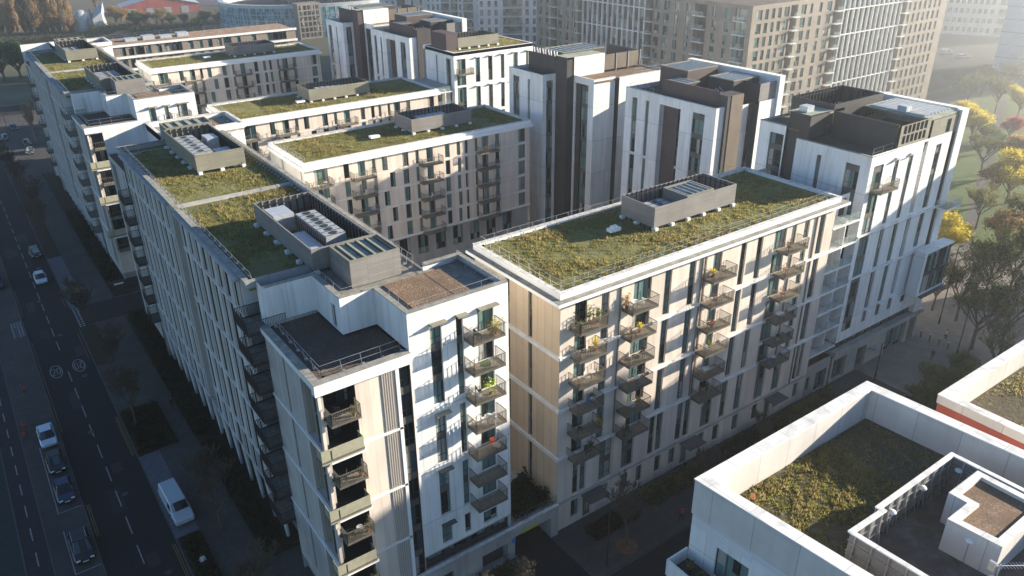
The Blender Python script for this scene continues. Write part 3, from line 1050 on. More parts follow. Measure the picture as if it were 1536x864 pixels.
# ---- 3. street block with its green roof (one per quarter) ---------------
def street_block(dy, label, seed, near):
    X0, X1, Y0, Y1 = -22.9, -9.4, 12.7 + dy, 59.6 + dy
    b = Bldg('street_block', label, X0, X1, Y0, Y1)
    b.root.location = (-16, 36 + dy, 0)
    H = 29.75
    zb = 5.7

    def sect(a, c, xx):
        ops = []
        n = round((c - a - 1.0) / 2.32)
        st = (c - a - 1.0) / n
        fins = []
        for k in range(n):
            y = a + .5 + st * k
            zt = H - .45
            w = .62 if k % 3 != 1 else .8
            for bz in (26.2, 20.5, 14.8, 9.1):
                ops.append((y + 1.35, y + 1.35 + w, bz + .3, zt, 'strip'))
                zt = bz
            ops.append((y + 1.35, y + 1.35 + w, zb + .2, zt, 'strip'))
            fins.append(y)
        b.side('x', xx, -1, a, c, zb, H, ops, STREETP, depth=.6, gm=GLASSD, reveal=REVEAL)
        bands(b, 'x', xx, -1, a, c, (26.0, 20.3, 14.6, 8.9, zb), t=.1, h=.22, mat=PALE)
        for k, y in enumerate(fins):   # broad raised panels beside each slot
            mb = MB()
            mb.box(xx - .08, xx - .002, y + .12, y + 1.12, zb + .25, H - .05)
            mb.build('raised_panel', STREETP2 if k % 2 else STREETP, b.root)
        mb = MB()
        mb.box(xx - .5, xx + .5, a, c, H, H + .32)
        mb.build('cornice', PALE2, b.root)
    sect(14.1 + dy, 33.6 + dy, X0)
    sect(36.8 + dy, 58.9 + dy, X0)
    b.side('x', X0 + .5, -1, 33.6 + dy, 36.8 + dy, 3, H, [(34.3 + dy, 35.0 + dy, 9.5, 29, 'strip')], CONC)
    for yy in (33.6 + dy, 36.8 + dy):
        b.side('y', yy, -1 if yy > 35 + dy else 1, X0, X0 + .5, 3, H, [], STREETP)
    b.side('x', X0 + 1.6, -1, Y0, Y1, 0, zb, [(Y0 + 2 + 3.2 * k, Y0 + 4.2 + 3.2 * k, .3, 3.6, 'wide') for k in range(14)], CONC, gm=GLASSD)
    b.box('soffit', CONC, X0, X0 + 1.6, 14.1 + dy, 58.9 + dy, zb - .3, zb - .02)
    b.side('y', Y1, 1, X0, X1, 0, H, [], STREETP)
    b.side('x', X1, 1, 7.3 + dy, 65.0 + dy, 0, H, [], WHITE)
    # recessed corner bay with stacked balconies at both ends
    for (ya, yb, sgn) in ((10.75 + dy, 14.1 + dy, 1), (58.9 + dy, 61.6 + dy, -1)):
        b.side('x', X0 + 2.2, -1, ya, yb, 0, H, [(ya + .5, ya + 2.2, lev(n) + .05, lev(n) + 2.4, 'door') for n in range(2, 10)], PALE, gm=GLASSD)
        b.side('y', 14.1 + dy if sgn > 0 else 58.9 + dy, -sgn, X0, X0 + 2.2, zb, H, [], PALE)
        for n in range(2, 10 if sgn > 0 else 9):
            balcony(b, 'x', X0 + 2.2, ya + .05, yb - .05, lev(n), 3.3, 'dark' if near else 'far')
    # pilotis
    for k in range(13):
        y = 15.6 + k * 3.55 + dy
        mb = MB()
        mb.bar((X0 + .5, y, 0), (X0 + .3, y, zb - .3), (.16, .3), 0, 8)
        mb.build('column', PALE, b.root)
    # roof
    roof_slab(b, X0 + .2, X1 - .2, Y0, Y1 + 2, 29.6, SEDUM, 'green_roof', .3)
    b.parapet(X0 - .1, X1, 12.6 + dy, 61.7 + dy, 29.6, 30.15, .35, PALE2, capmat=WEATH, cap=.07)
    grass(b.root, X0 + .8, X1 - .7, Y0 + .4, Y1 + 1.5, 29.6, 65000 if near else 36000, .05, .26, seed,
          holes=[(-17.7, -11.5, 11 + dy, 26.6 + dy), (-17.8, -11.5, 45.2 + dy, 60 + dy), (X0, X1, 35.4 + dy, 36.5 + dy), (-11.3, -9, 0 + dy, 30 + dy)])
    mb = MB()
    mb.box(X0 + .4, X1 - .4, 35.5 + dy, 36.3 + dy, 29.6, 29.8)
    mb.build('roof_walkway', CONC, b.root)
    screen_box(b, -17.4, -11.7, 11.9 + dy, 26.0 + dy, 29.6, 31.9, OLIVE if not near else GREYSCR)
    screen_box(b, -17.4, -11.7, 45.7 + dy, 59.6 + dy, 29.6, 31.9, OLIVE)
    pitched_sheet(b, -15.9, -11.3, 7.6 + dy, 11.7 + dy, 29.6, 31, 31.85, DMETAL)
    pitched_sheet(b, -16.9, -11.0, 60.4 + dy, 63.9 + dy, 29.6, 31, 31.75, DMETAL)
    rails(b.root, [(X0 + .5, 13.0 + dy, 29.7), (X0 + .5, 59 + dy, 29.7)], inward=(.5, 0, 0))
    rails(b.root, [(X1 - .5, 8 + dy, 29.7), (X1 - .5, 64 + dy, 29.7)], inward=(-.5, 0, 0), post=1.0)
    b.finish(100)
    return b


W1 = street_block(0, 'long grey street block in the foreground, two plant enclosures on its meadow roof', 21, True)
W2 = street_block(88.6, 'far street block with a meadow roof, in line with the near one up the road', 22, False)
where = 'in the %s plant enclosure of the %s'
fan_unit('air_unit', 'long row of ribbed fan units inside the near enclosure of the foreground street block', -14.9, -13.0, 14.6, 21.6, 29.7, 1.9, rows=7)
rp = random.Random(4)
t = thing('lagged_pipes', 'heap of yellowed lagged pipes along the inner wall of the near roof enclosure', 'pipes', (-12.6, 19, 29.6))
for k in range(9):
    y = 13.4 + k * 1.2
    mb = MB()
    pts_ = [Vector((-12.7 + rp.uniform(-.25, .35), y + rp.uniform(-.5, .5), 29.75 + rp.uniform(0, 1.0))) for _ in range(5)]
    for a_, c_ in zip(pts_[:-1], pts_[1:]):
        mb.bar(a_, c_, rp.uniform(.07, .14), 0, 7)
    mb.build('pipe_run', [INSUL, PALEMET, CABG][k % 3], t)
fan_unit('air_unit', 'flat white cabinet beside the ribbed fan row in the near roof enclosure', -17.0, -15.2, 13.6, 19.0, 29.7, 1.1, PALEMET, fins=False)
fan_unit('air_unit', 'tall white cabinet behind the flat one in the near roof enclosure', -16.9, -14.9, 22.0, 24.6, 29.7, 1.9, PALEMET, fins=False)
fan_unit('air_unit', 'long white louvred unit inside the second enclosure of the foreground street block', -16.9, -14.6, 48.4, 57.2, 29.7, 1.7, rows=6)
fan_unit('air_unit', 'low white unit by the right wall of the second roof enclosure', -14.0, -12.2, 47.3, 50.6, 29.7, 1.3, PALEMET, fins=False)
fan_unit('air_unit', 'tall white unit behind the low one in the second roof enclosure', -13.8, -12.4, 53.2, 55.6, 29.7, 1.9, PALEMET, fins=False)
fan_unit('air_unit', 'two-tier white unit in the nearer enclosure of the far street block', -16.6, -13.2, 103.5, 110.6, 29.7, 1.5, rows=5)
fan_unit('air_unit', 'grey unit in the farthest enclosure of the far street block', -16.6, -14.0, 136.5, 144, 29.7, 1.4, rows=5)


# ---- 4. white corner tower with its lower wing ---------------------------
def corner_tower(dy, label, near):
    b = Bldg('corner_tower', label, -22.7, -5.6, dy, 10.8 + dy)
    b.root.location = (-14, 5 + dy, 0)
    top = 30.15
    fa, fc = -15.0, -5.6
    Z0 = 5.5
    ops = []
    for a, w in ((-13.1, 1.05), (-10.7, .65)):
        for l, h in ((20.7 + .35, 28.55), (15.0, 20.05), (9.25, 14.2)):
            if a == -10.7 and l == 15.0:
                l, h = 15.0, 20.2
            ops.append((a, a + w, l, h, 'strip'))
        ops.append((a, a + w, 5.95, 8.15))
    for n in range(3, 10):
        ops.append((-8.65, -7.1, lev(n) + .05, lev(n) + 2.25, 'door'))
    ops.append((-8.65, -7.15, 5.95, 7.3, 'wide'))
    b.side('y', dy, -1, fa, fc, Z0, top, ops, WHITE)
    b.side('x', fa, -1, dy, 5.45 + dy, 26.9, top, [], WHITE)
    b.side('y', 5.45 + dy, -1, -18.0, fa, 26.9, top, [], WHITE)
    b.side('x', -18.0, -1, 5.45 + dy, 10.8 + dy, 26.9, top, [(6.5 + dy, 7.3 + dy, 27.0, 29.1, 'door')], WHITE)
    b.side('y', 10.8 + dy, -1, -22.15, -18.0, 26.9, top, [], WHITE)
    b.side('x', -22.15, -1, 10.8 + dy, 12.7 + dy, 24, top, [], WHITE)
    b.side('x', fc, 1, dy, 7.4 + dy, 0, top, [], WHITE)
    b.side('y', 7.4 + dy, 1, -9.4, fc, 0, top, [], WHITE)
    b.side('y', .55 + dy, -1, fa, fc, 0, Z0, [(-14.4 + k * 2.3, -12.7 + k * 2.3, 4.1, 5.3, 'wide') for k in range(4)], DARK)
    b.box('soffit', CONC, fa, fc, dy + .01, .55 + dy, Z0 - .15, Z0 - .003)
    # roof outline as one stepped coping
    path = [(fc, 7.4 + dy), (fc, dy), (fa, dy), (fa, 5.45 + dy), (-18, 5.45 + dy), (-18, 10.8 + dy), (-22.15, 10.8 + dy), (-22.15, 12.6 + dy)]
    mb = MB()
    t = .42
    mb.box(fa, fc, dy - .04, dy + t, top, top + .07)
    mb.box(fc - t, fc + .04, dy + t, 7.45 + dy, top, top + .07)
    mb.box(fa - .04, fa + t, dy + t, 5.45 + dy, top, top + .07)
    mb.box(-18, fa + t, 5.41 + dy, 5.45 + t + dy, top + .003, top + .073)
    mb.box(-18.04, -18 + t, 5.45 + t + dy, 10.8 + dy, top, top + .07)
    mb.box(-22.15, -18 + t, 10.76 + dy, 10.8 + t + dy, top + .003, top + .073)
    mb.box(-9.4, fc - t, 7.4 + dy - t, 7.45 + dy, top, top + .07)
    mb.build('coping', WEATH, b.root)
    mb = MB()
    mb.box(fa + .25, fc - .25, dy + .25, 7.2 + dy, 29.3, 29.5)
    mb.box(-17.8, fa + .25, 5.7 + dy, 7.6 + dy, 29.3, 29.5)
    mb.box(-17.8, -9.4, 7.2 + dy, 12.6 + dy, 29.302, 29.504)
    mb.build('roof_deck', MEMBR, b.root)
    mb = MB()
    mb.box(-13.6, -8.2, dy + .6, dy + 6.6, 29.5, 29.6)
    mb.build('gravel_bed', BROWNROOF, b.root)
    rails(b.root, [(fa + .5, 5.2 + dy, 29.55), (fa + .5, .6 + dy, 29.55), (fc - .5, .6 + dy, 29.55), (fc - .5, 7 + dy, 29.55)], inward=(0, .3, 0))
    rails(b.root, [(-15.4, 6.0 + dy, 29.55), (-17.5, 6.0 + dy, 29.55), (-17.5, 10.6 + dy, 29.55)], inward=(0, .4, 0))
    for n in range(3, 10):
        balcony(b, 'y', dy, -10.9 if n < 0 else -10.0, -6.95, lev(n), 1.45, 'bars' if near else 'far')
    for z in (28.6, 20.1):
        for a, w in ((-13.1, 1.05), (-10.7, .65), (-8.65, 1.55)):
            if z < 21 and a < -8.65 and a != -13.1:
                continue
            if z < 21 and a == -8.65:
                continue
            mb = MB()
            mb.prism([(a - .05, dy - .55), (a + w + .3, dy - .5), (a + w + .3, dy), (a - .05, dy)], z, z + .12)
            mb.build('window_canopy', OLIVE, b.root)
    for z in (14.25, 8.2):
        mb = MB()
        mb.prism([(-13.15, dy - .5), (-11.8, dy - .5), (-11.8, dy), (-13.15, dy)], z, z + .12)
        mb.build('window_canopy', SPAN, b.root)
    # wing
    WT = 26.9
    ops = [(-22.45, -19.75, lev(n) + .02, lev(n + 1) - .35, 'wide', 1.6) for n in range(2, 8)]
    ops.append((-22.45, -19.75, lev(8) + .02, 25.75, 'wide', 1.6))
    ops += [(-16.05, -15.05, 2, 26.0, 'strip')]
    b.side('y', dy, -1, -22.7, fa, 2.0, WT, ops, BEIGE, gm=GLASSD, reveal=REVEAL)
    ops = []
    for l, h in ((20.6, 25.9), (14.9, 20.2), (9.2, 14.4), (3.4, 8.6)):
        ops.append((6.55 + dy, 6.95 + dy, l, h, 'strip'))
        ops.append((.45 + dy, 3.3 + dy, l, h, 'olive', .5))
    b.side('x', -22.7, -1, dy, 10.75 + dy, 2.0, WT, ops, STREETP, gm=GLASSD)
    b.side('y', 10.75 + dy, 1, -22.7, -18, 0, WT, [], STREETP)
    b.side('x', -22.3, -1, dy + .4, 10.7 + dy, 0, 2.0, [], CONC)
    b.side('y', dy + .4, -1, -22.3, fa, 0, 2.0, [], CONC)
    mb = MB()
    mb.box(-22.95, fa, dy - .28, dy + .35, WT - .95, WT)
    mb.box(-22.95, -22.4, dy + .35, 10.75 + dy, WT - .55, WT)
    mb.build('roof_fascia', TRIM, b.root)
    mb = MB()
    mb.box(-22.97, fa, dy - .3, dy + .4, WT + .002, WT + .06)
    mb.box(-22.97, -22.3, dy + .4, 10.75 + dy, WT + .002, WT + .06)
    mb.build('coping', WEATH, b.root)
    roof_slab(b, -22.4, fa, dy + .3, 10.8 + dy, WT - .25, DGRAVEL, 'roof_deck', .2)
    rails(b.root, [(-22.0, 10.3 + dy, WT - .2), (-22.0, .7 + dy, WT - .2), (-15.5, .7 + dy, WT - .2)], inward=(.3, 0, 0))
    bands(b, 'y', dy, -1, -19.7, fa - 1.05, (20.15, 14.4, 8.65), t=.12, h=.2)
    bands(b, 'x', -22.7, -1, dy, 10.75 + dy, (20.25, 14.5, 8.75), t=.12, h=.22)
    mb = MB()   # ribbed panel and white fin
    for (l, h) in ((20.4, 25.8), (14.65, 20.1), (8.9, 14.35), (3.2, 8.6)):
        for k in range(6):
            x = -17.55 + k * .2
            mb.box(x, x + .09, dy - .07, dy - .002, l, h)
    mb.build('ribs', plain('rib_grey', (.42, .38, .34), .7), b.root)
    mb = MB()
    mb.box(-16.38, -16.08, dy - .12, dy - .002, 3, 25.9)
    mb.build('white_fin', TRIM, b.root)
    for n in range(2, 9):
        solid = n % 2 == 1
        if solid:
            balcony(b, 'y', dy, -23.35, -19.9, lev(n) - .0, .95, 'solid')
            mb = MB()
            mb.box(-22.6, -19.72, dy - .9, dy - .002, lev(n) - .52, lev(n) - .32)
            mb.build('balcony_edge', TRIM, b.root)
        else:
            balcony(b, 'y', dy, -22.25, -19.9, lev(n), 1.0, 'bars' if near else 'far')
    b.finish(90)
    return b


T_NEAR = corner_tower(0, 'nearest white corner tower, brown gravel roof and a lower wing by the road', True)
T_FAR = corner_tower(88.8, 'white corner tower across the side street, at the near end of the far street block', False)

# white towers closing the north end of each quarter
for dy, lab in ((0, 'white tower at the far end of the foreground street block, behind its second plant enclosure'),
                (88.6, 'small white tower at the far end of the distant street block, before the railway trees')):
    b = Bldg('corner_tower', lab, -22.7, -5.6, 61.6 + dy, 72.4 + dy)
    b.side('y', 65.0 + dy, -1, -9.4, -5.6, 0, 30.15, [(-8.2, -7.4, lev(n) + .2, lev(n) + 2.3) for n in range(4, 10)], WHITE)
    b.side('x', -5.6, 1, 65.0 + dy, 72.4 + dy, 0, 30.15, [], WHITE)
    b.side('y', 72.4 + dy, 1, -22.7, -5.6, 0, 30.15, [], WHITE)
    b.side('x', -22.7, -1, 61.6 + dy, 72.4 + dy, 2, 26.9, [(63 + dy, 63.5 + dy, 3, 26, 'strip'), (68 + dy, 71 + dy, 3, 26, 'olive', .5)], STREETP, gm=GLASSD)
    b.box('lower_roof', DGRAVEL, -22.5, -17, 61.7 + dy, 72.3 + dy, 26.4, 26.6)
    b.box('roof_deck', MEMBR, -17.0, -5.8, 64.0 + dy, 72.2 + dy, 29.2, 29.5)
    b.side('x', -17, -1, 64 + dy, 72.4 + dy, 26.6, 30.15, [], WHITE)
    b.parapet(-17, -5.6, 64 + dy, 72.4 + dy, 29.5, 30.15, .3, WHITE)
    b.box('gravel_bed', BROWNROOF, -14, -8, 66 + dy, 71 + dy, 29.5, 29.6)
    rails(b.root, [(-6.2, 65.5 + dy, 29.55), (-6.2, 72 + dy, 29.55)], inward=(-.5, 0, 0))
    b.finish()

# ---- 5. eastern towers -----------------------------------------------------
# front right tower
T1 = Bldg('residential_tower', 'tall white tower right of the long sunlit block, glazed bay on its corner', 45.9, 66, 0, 18)
ops = [(46.7, 48.75, 7.6, 29.75, 'strip')]
for a, c in ((51.05, 52.0), (54.15, 55.1)):
    ops += [(a, c, 21.5, 29.65, 'strip'), (a, c, 15.5, 20.9, 'strip'), (a, c, 9.7, 14.9, 'strip'), (a, c, 7.6, 9.3)]
ops += [(57.1, 58.0, 21.5, 30.9, 'strip', .5), (57.1, 58.0, 9.9, 20.8, 'strip', .4), (57.0, 57.9, 7.6, 9.3)]
ops += [(60.2, 61.5, 21.5, 30.0, 'strip'), (60.2, 61.3, 16.0, 20.9, 'strip'), (60.2, 61.2, 7.7, 8.8), (63.45, 64.3, 9.7, 31.2, 'strip', .5)]
T1.side('y', 0, -1, 45.9, 65.9, 6.2, 31.0, ops, WHITE, depth=.12)
T1.side('x', 45.9, -1, 0, 10.3, 6.2, 31.0, [(1.3, 3.15, 17.6, 29.7, 'strip'), (6.5, 7.1, 23.6, 29.7, 'strip')], WHITE)
T1.side('x', 46.3, -1, 10.3, 12.0, 0, 34, [], DARK)
T1.side('y', 10.3, -1, 45.9, 46.3, 6, 31, [], WHITE)
T1.side('y', 9.0, -1, 46.3, 50, 31, 34, [], DARK)
T1.side('x', 46.3, -1, 9.0, 10.3, 31, 34, [], DARK)
T1.side('x', 45.9, -1, 12.0, 16.0, 0, 32.2, [(12.2, 14.3, 24.0, 31.0, 'strip'), (12.2, 14.3, 10, 23.4, 'strip')], WHITE)
T1.side('y', 16.0, 1, 45.9, 66, 0, 32.2, [], WHITE)
T1.side('x', 65.9, 1, 0, 16, 5, 33.5, [], WHITE)
T1.box('roof_deck', DGRAVEL, 46.1, 65.6, .2, 10.1, 30.4, 30.6)
T1.box('roof_deck', BROWNROOF, 46.1, 65.6, 10.3, 15.8, 31.8, 32.0)
mb = MB()
mb.box(45.86, 51.0, -.04, .35, 31.0, 31.07)
mb.box(45.86, 46.25, .35, 10.3, 31.0, 31.07)
mb.box(45.86, 46.2, 12.0, 16.0, 32.2, 32.26)
mb.build('coping', WEATH, T1.root)
mb = MB()
mb.box(51.0, 51.15, .35, 9.0, 30.6, 33.9)
mb.box(46.4, 51.0, 9.0, 9.12, 33.9, 34.0)
mb.build('plant_screen', DARK, T1.root)
T1.side('y', .02, -1, 51.0, 57.6, 31.0, 33.85, [(51.6 + k * .9, 52.3 + k * .9, z, z + 1.0, 'dark', .12) for k in range(6) for z in (31.5, 32.7)], OLIVE, name='grille_wall')
T1.side('y', .3, -1, 57.6, 58.2, 29.5, 33.7, [], PLUM, name='recess_wall')
T1.side('y', .02, -1, 58.2, 64.3, 31.0, 33.4, [(61.6, 62.6, 31.3, 33.0)], OLIVE, name='top_storey_wall')
mb = MB()
mb.box(64.3, 65.95, -.25, .5, 5.0, 33.8)
mb.box(64.95, 65.95, .5, 12, 33.0, 33.8)
mb.build('white_frame', BAND, T1.root)
mb = MB()
mb.prism([(57.7, .1), (64.9, .1), (64.9, 9.0), (57.7, 9.0)], 33.42, 33.62, 0)
mb.prism([(46.4, 9.2), (53.5, 9.2), (53.5, 12.5), (46.4, 12.5)], 33.6, 33.96, 0)
mb.build('upper_roof', SHEETR, T1.root)
mb = MB()
for k in range(8):
    mb.box(58.3 + k * .8, 58.42 + k * .8, 1.2, 8.6, 33.63, 33.78)
mb.build('roof_ribs', TRIM, T1.root)
mb = MB()
mb.box(47.2, 48.6, 10.3, 11.5, 33.97, 34.7)
mb.box(58.0, 59.2, 3.6, 4.8, 33.63, 34.4)
mb.build('roof_vent', PALEMET, T1.root)
screen_box(T1, 51.2, 62, 9.2, 15.5, 32.0, 34.6, DMETAL, feet=False)
T1.side('x', 51.1, -1, .4, 9.0, 30.6, 30.61, [], DARK)
rails(T1.root, [(47, .6, 30.6), (51, .6, 30.6)], inward=(0, .3, 0))
mb = MB()
for z in (20.95, 15.25):
    mb.box(45.9, 64.2, -.22, -.002, z, z + .2)
mb.build('band_course', BAND, T1.root)
for a, w, z in ((51.0, 1.1, 29.75), (54.1, 1.1, 29.75), (51.0, 1.1, 21.05), (54.1, 1.1, 21.05), (57.0, 1.1, 21.05), (51.0, 1.1, 15.3), (54.1, 1.1, 15.3), (51.0, 1.1, 9.35), (54.1, 1.1, 9.35), (57.0, 1.1, 9.35)):
    mb = MB()
    mb.prism([(a, -.6), (a + w + .2, -.55), (a + w + .2, -.003), (a, -.003)], z + .2, z + .32)
    mb.build('window_canopy', TRIM, T1.root)
balcony(T1, 'y', 0, 47.0, 50.6, 26.7, 1.3, 'bars')
balcony(T1, 'y', 0, 63.6, 67.2, 21.0, 1.6, 'glass')
# glazed bay
mb = MB()
mb.box(60.5, 67.6, -1.8, -.26, 15.4, 15.7)
mb.box(60.5, 60.75, -1.8, -.26, 9.2, 15.4)
mb.box(60.75, 67.6, -1.8, -.26, 9.0, 9.35)
mb.box(60.75, 61.1, -1.802, -1.5, 9.35, 15.4)
o = mb.build('bay_window', WHITE, T1.root)
mb = MB()
mb.box(61.1, 67.4, -1.6, -1.5, 9.35, 15.4)
mb.build('bay_glass', GLASS, o)
mb = MB()
for k in range(4):
    mb.box(61.2 + k * 2.02, 61.32 + k * 2.02, -1.70, -1.602, 9.35, 15.4)
mb.box(61.1, 67.4, -1.95, -1.604, 12.2, 12.5)
mb.box(61.1, 67.4, -2.3, -1.81, 9.0, 9.2)
mb.build('bay_frame', FRAME, o)
# base
T1.side('y', .5, -1, 45.9, 65.5, 4.9, 6.2, [(46.5 + k * 1.9, 48.1 + k * 1.9, 5.0, 6.1, 'wide') for k in range(9)], DARK)
mb = MB()
mb.box(45.9, 67.0, -.35, 16, 4.3, 4.9)
mb.build('podium_edge', CONC, T1.root)
T1.side('y', 0, -1, 45.9, 66.6, 0, 4.3, [(46.5, 49.3, .1, 3.4, 'wide', .5), (51.7, 53.9, .1, 3.4, 'wide', .5), (58.6, 63.6, .1, 3.8, 'wide', .5), (64.4, 66.2, .1, 3.8, 'hole', 1.2)], CONC)
T1.side('x', 66.6, 1, 0, 16, 0, 4.3, [], CONC)
mb = MB()
mb.box(54.6, 56.0, -.9, 0, 2.5, 2.62)
mb.build('door_canopy', CONC, T1.root)
T1.finish(96)


# middle right tower, two halves of white with a plum screen on top
def frame_tower(y0, label, lit, x0=49.5):
    b = Bldg('residential_tower', label, x0, x0 + 15, y0, y0 + 18.6)
    w = y0
    ops = []
    for a, c in ((15.9, 17.0), (13.3, 14.0), (6.7, 7.1)):
        ops += [(w + a, w + c, 20.9, 29.7, 'strip'), (w + a, w + c, 3, 20.5, 'strip')]
    ops += [(w + 2.0, w + 4.3, 3, 29.8, 'strip')]
    ops += [(w + 7.1, w + 11.0, 3, 29.7, 'plum', 1.0)]
    b.side('x', x0, -1, w, w + 18.6, 0, 31.0, ops, WHITE)
    b.side('y', w, -1, x0, x0 + 1.8, 0, 31.0, [], WHITE)
    # clad fin and stepped south side
    mb = MB()
    mb.box(x0 + 1.8, x0 + 5.2, w - .35, w + 2, 0, 32.6)
    mb.build('clad_core', DARK, b.root)
    if lit:
        mb = MB()
        mb.box(x0 + 2.6, x0 + 5.2, w - .42, w - .352, 0, 32.6)
        mb.build('slatted_face', BRONZE, b.root)
    b.side('y', w + 1.0, -1, x0 + 5.2, x0 + 8.4, 0, 30.4, [], WHITE)
    b.side('y', w + 2.2, -1, x0 + 8.4, x0 + 9.9, 0, 30.2, [], DARK)
    b.side('x', x0 + 8.4, -1, w + .4, w + 2.2, 0, 30.2, [], DARK)
    b.side('y', w + .3, -1, x0 + 9.9, x0 + 13.7, 0, 30.6, [], WHITE)
    b.side('y', w + .5, -1, x0 + 9.9, x0 + 14.6, 30.6, 33.2, [], GREYSCR)
    b.side('x', x0 + 9.9, -1, w + .5, w + 9, 30.2, 33.2, [], DARK)
    mb = MB()
    mb.box(x0 + 13.7, x0 + 14.9, w, w + 18.6, 0, 33.9)
    mb.build('white_frame', BAND, b.root)
    b.side('y', w + 18.6, 1, x0, x0 + 15, 0, 31, [], WHITE)
    b.box('roof_deck', DGRAVEL, x0 + .3, x0 + 13.6, w + 1.2, w + 18.3, 30.2, 30.4)
    mb = MB()
    mb.box(x0 - .04, x0 + .35, w - .04, w + 18.6, 31.0, 31.06)
    mb.box(x0 + .35, x0 + 1.8, w - .04, w + .35, 31.0, 31.06)
    mb.build('coping', COPING, b.root)
    mb = MB()
    mb.box(x0 + 1.9, x0 + 2.1, w + 1.2, w + 12.6, 30.4, 33.0)
    mb.box(x0 + 2.1, x0 + 6, w + 12.4, w + 12.6, 30.4, 33.0)
    mb.build('plant_screen', PLUM, b.root)
    pitched_sheet(b, x0 + 5.6, x0 + 12.5, w + 11, w + 16.8, 30.4, 32.5, 33.9, PALEMET, wall=PLUM, name='stair_head', ribs=8)
    pitched_sheet(b, x0 + 7.6, x0 + 13.4, w + 3.6, w + 8.4, 30.4, 32.3, 33.3, PALEMET, wall=DARK, name='lift_housing', ribs=8)
    pitched_sheet(b, x0 + 2.3, x0 + 5.4, w + 8.2, w + 12.3, 30.4, 32, 32.8, PALEMET, wall=DARK, name='plant_roof', ribs=3)
    mb = MB()
    for k in range(6):
        mb.bar((x0 + 2.6 + k * .8, w + 2.2, 30.4), (x0 + 2.6 + k * .8, w + 5.5, 32.2 + .1 * (k % 3)), .07)
        mb.bar((x0 + 2.6 + k * .8, w + 5.5, 30.4), (x0 + 2.6 + k * .8, w + 5.5, 32.2), .05)
    mb.build('duct_frames', PALEMET, b.root)
    rails(b.root, [(x0 + .5, w + 13, 30.5), (x0 + .5, w + 18.2, 30.5), (x0 + 5, w + 18.2, 30.5)], inward=(.3, 0, 0))
    b.finish(60)
    return b


b = Bldg('shade_block', 'unseen white block added behind the tower with the plum panel to shade its neighbour', 66.5, 72, 36, 50)  # hidden block added only to cast shade on the stepped tower
b.side('x', 66.5, -1, 36, 50, 0, 29.9, [(37 + 3 * k, 38.2 + 3 * k, lev(n) + .3, lev(n) + 2.3) for k in range(4) for n in range(1, 9)], WHITE)
b.side('y', 36, -1, 66.5, 72, 0, 29.9, [], WHITE)
b.side('y', 50, 1, 66.5, 72, 0, 29.9, [], WHITE)
b.side('x', 72, 1, 36, 50, 0, 29.9, [], WHITE)
b.box('roof_deck', DGRAVEL, 66.6, 71.9, 36.1, 49.9, 29.4, 29.7)
b.finish(48)
T2 = frame_tower(26.4, 'white tower with a plum clad panel and bronze slatted fin, second from the right', True)
T5 = frame_tower(109.5, 'shaded white and near-black tower farther back, left of the white block with the green roof', False, 46.0)


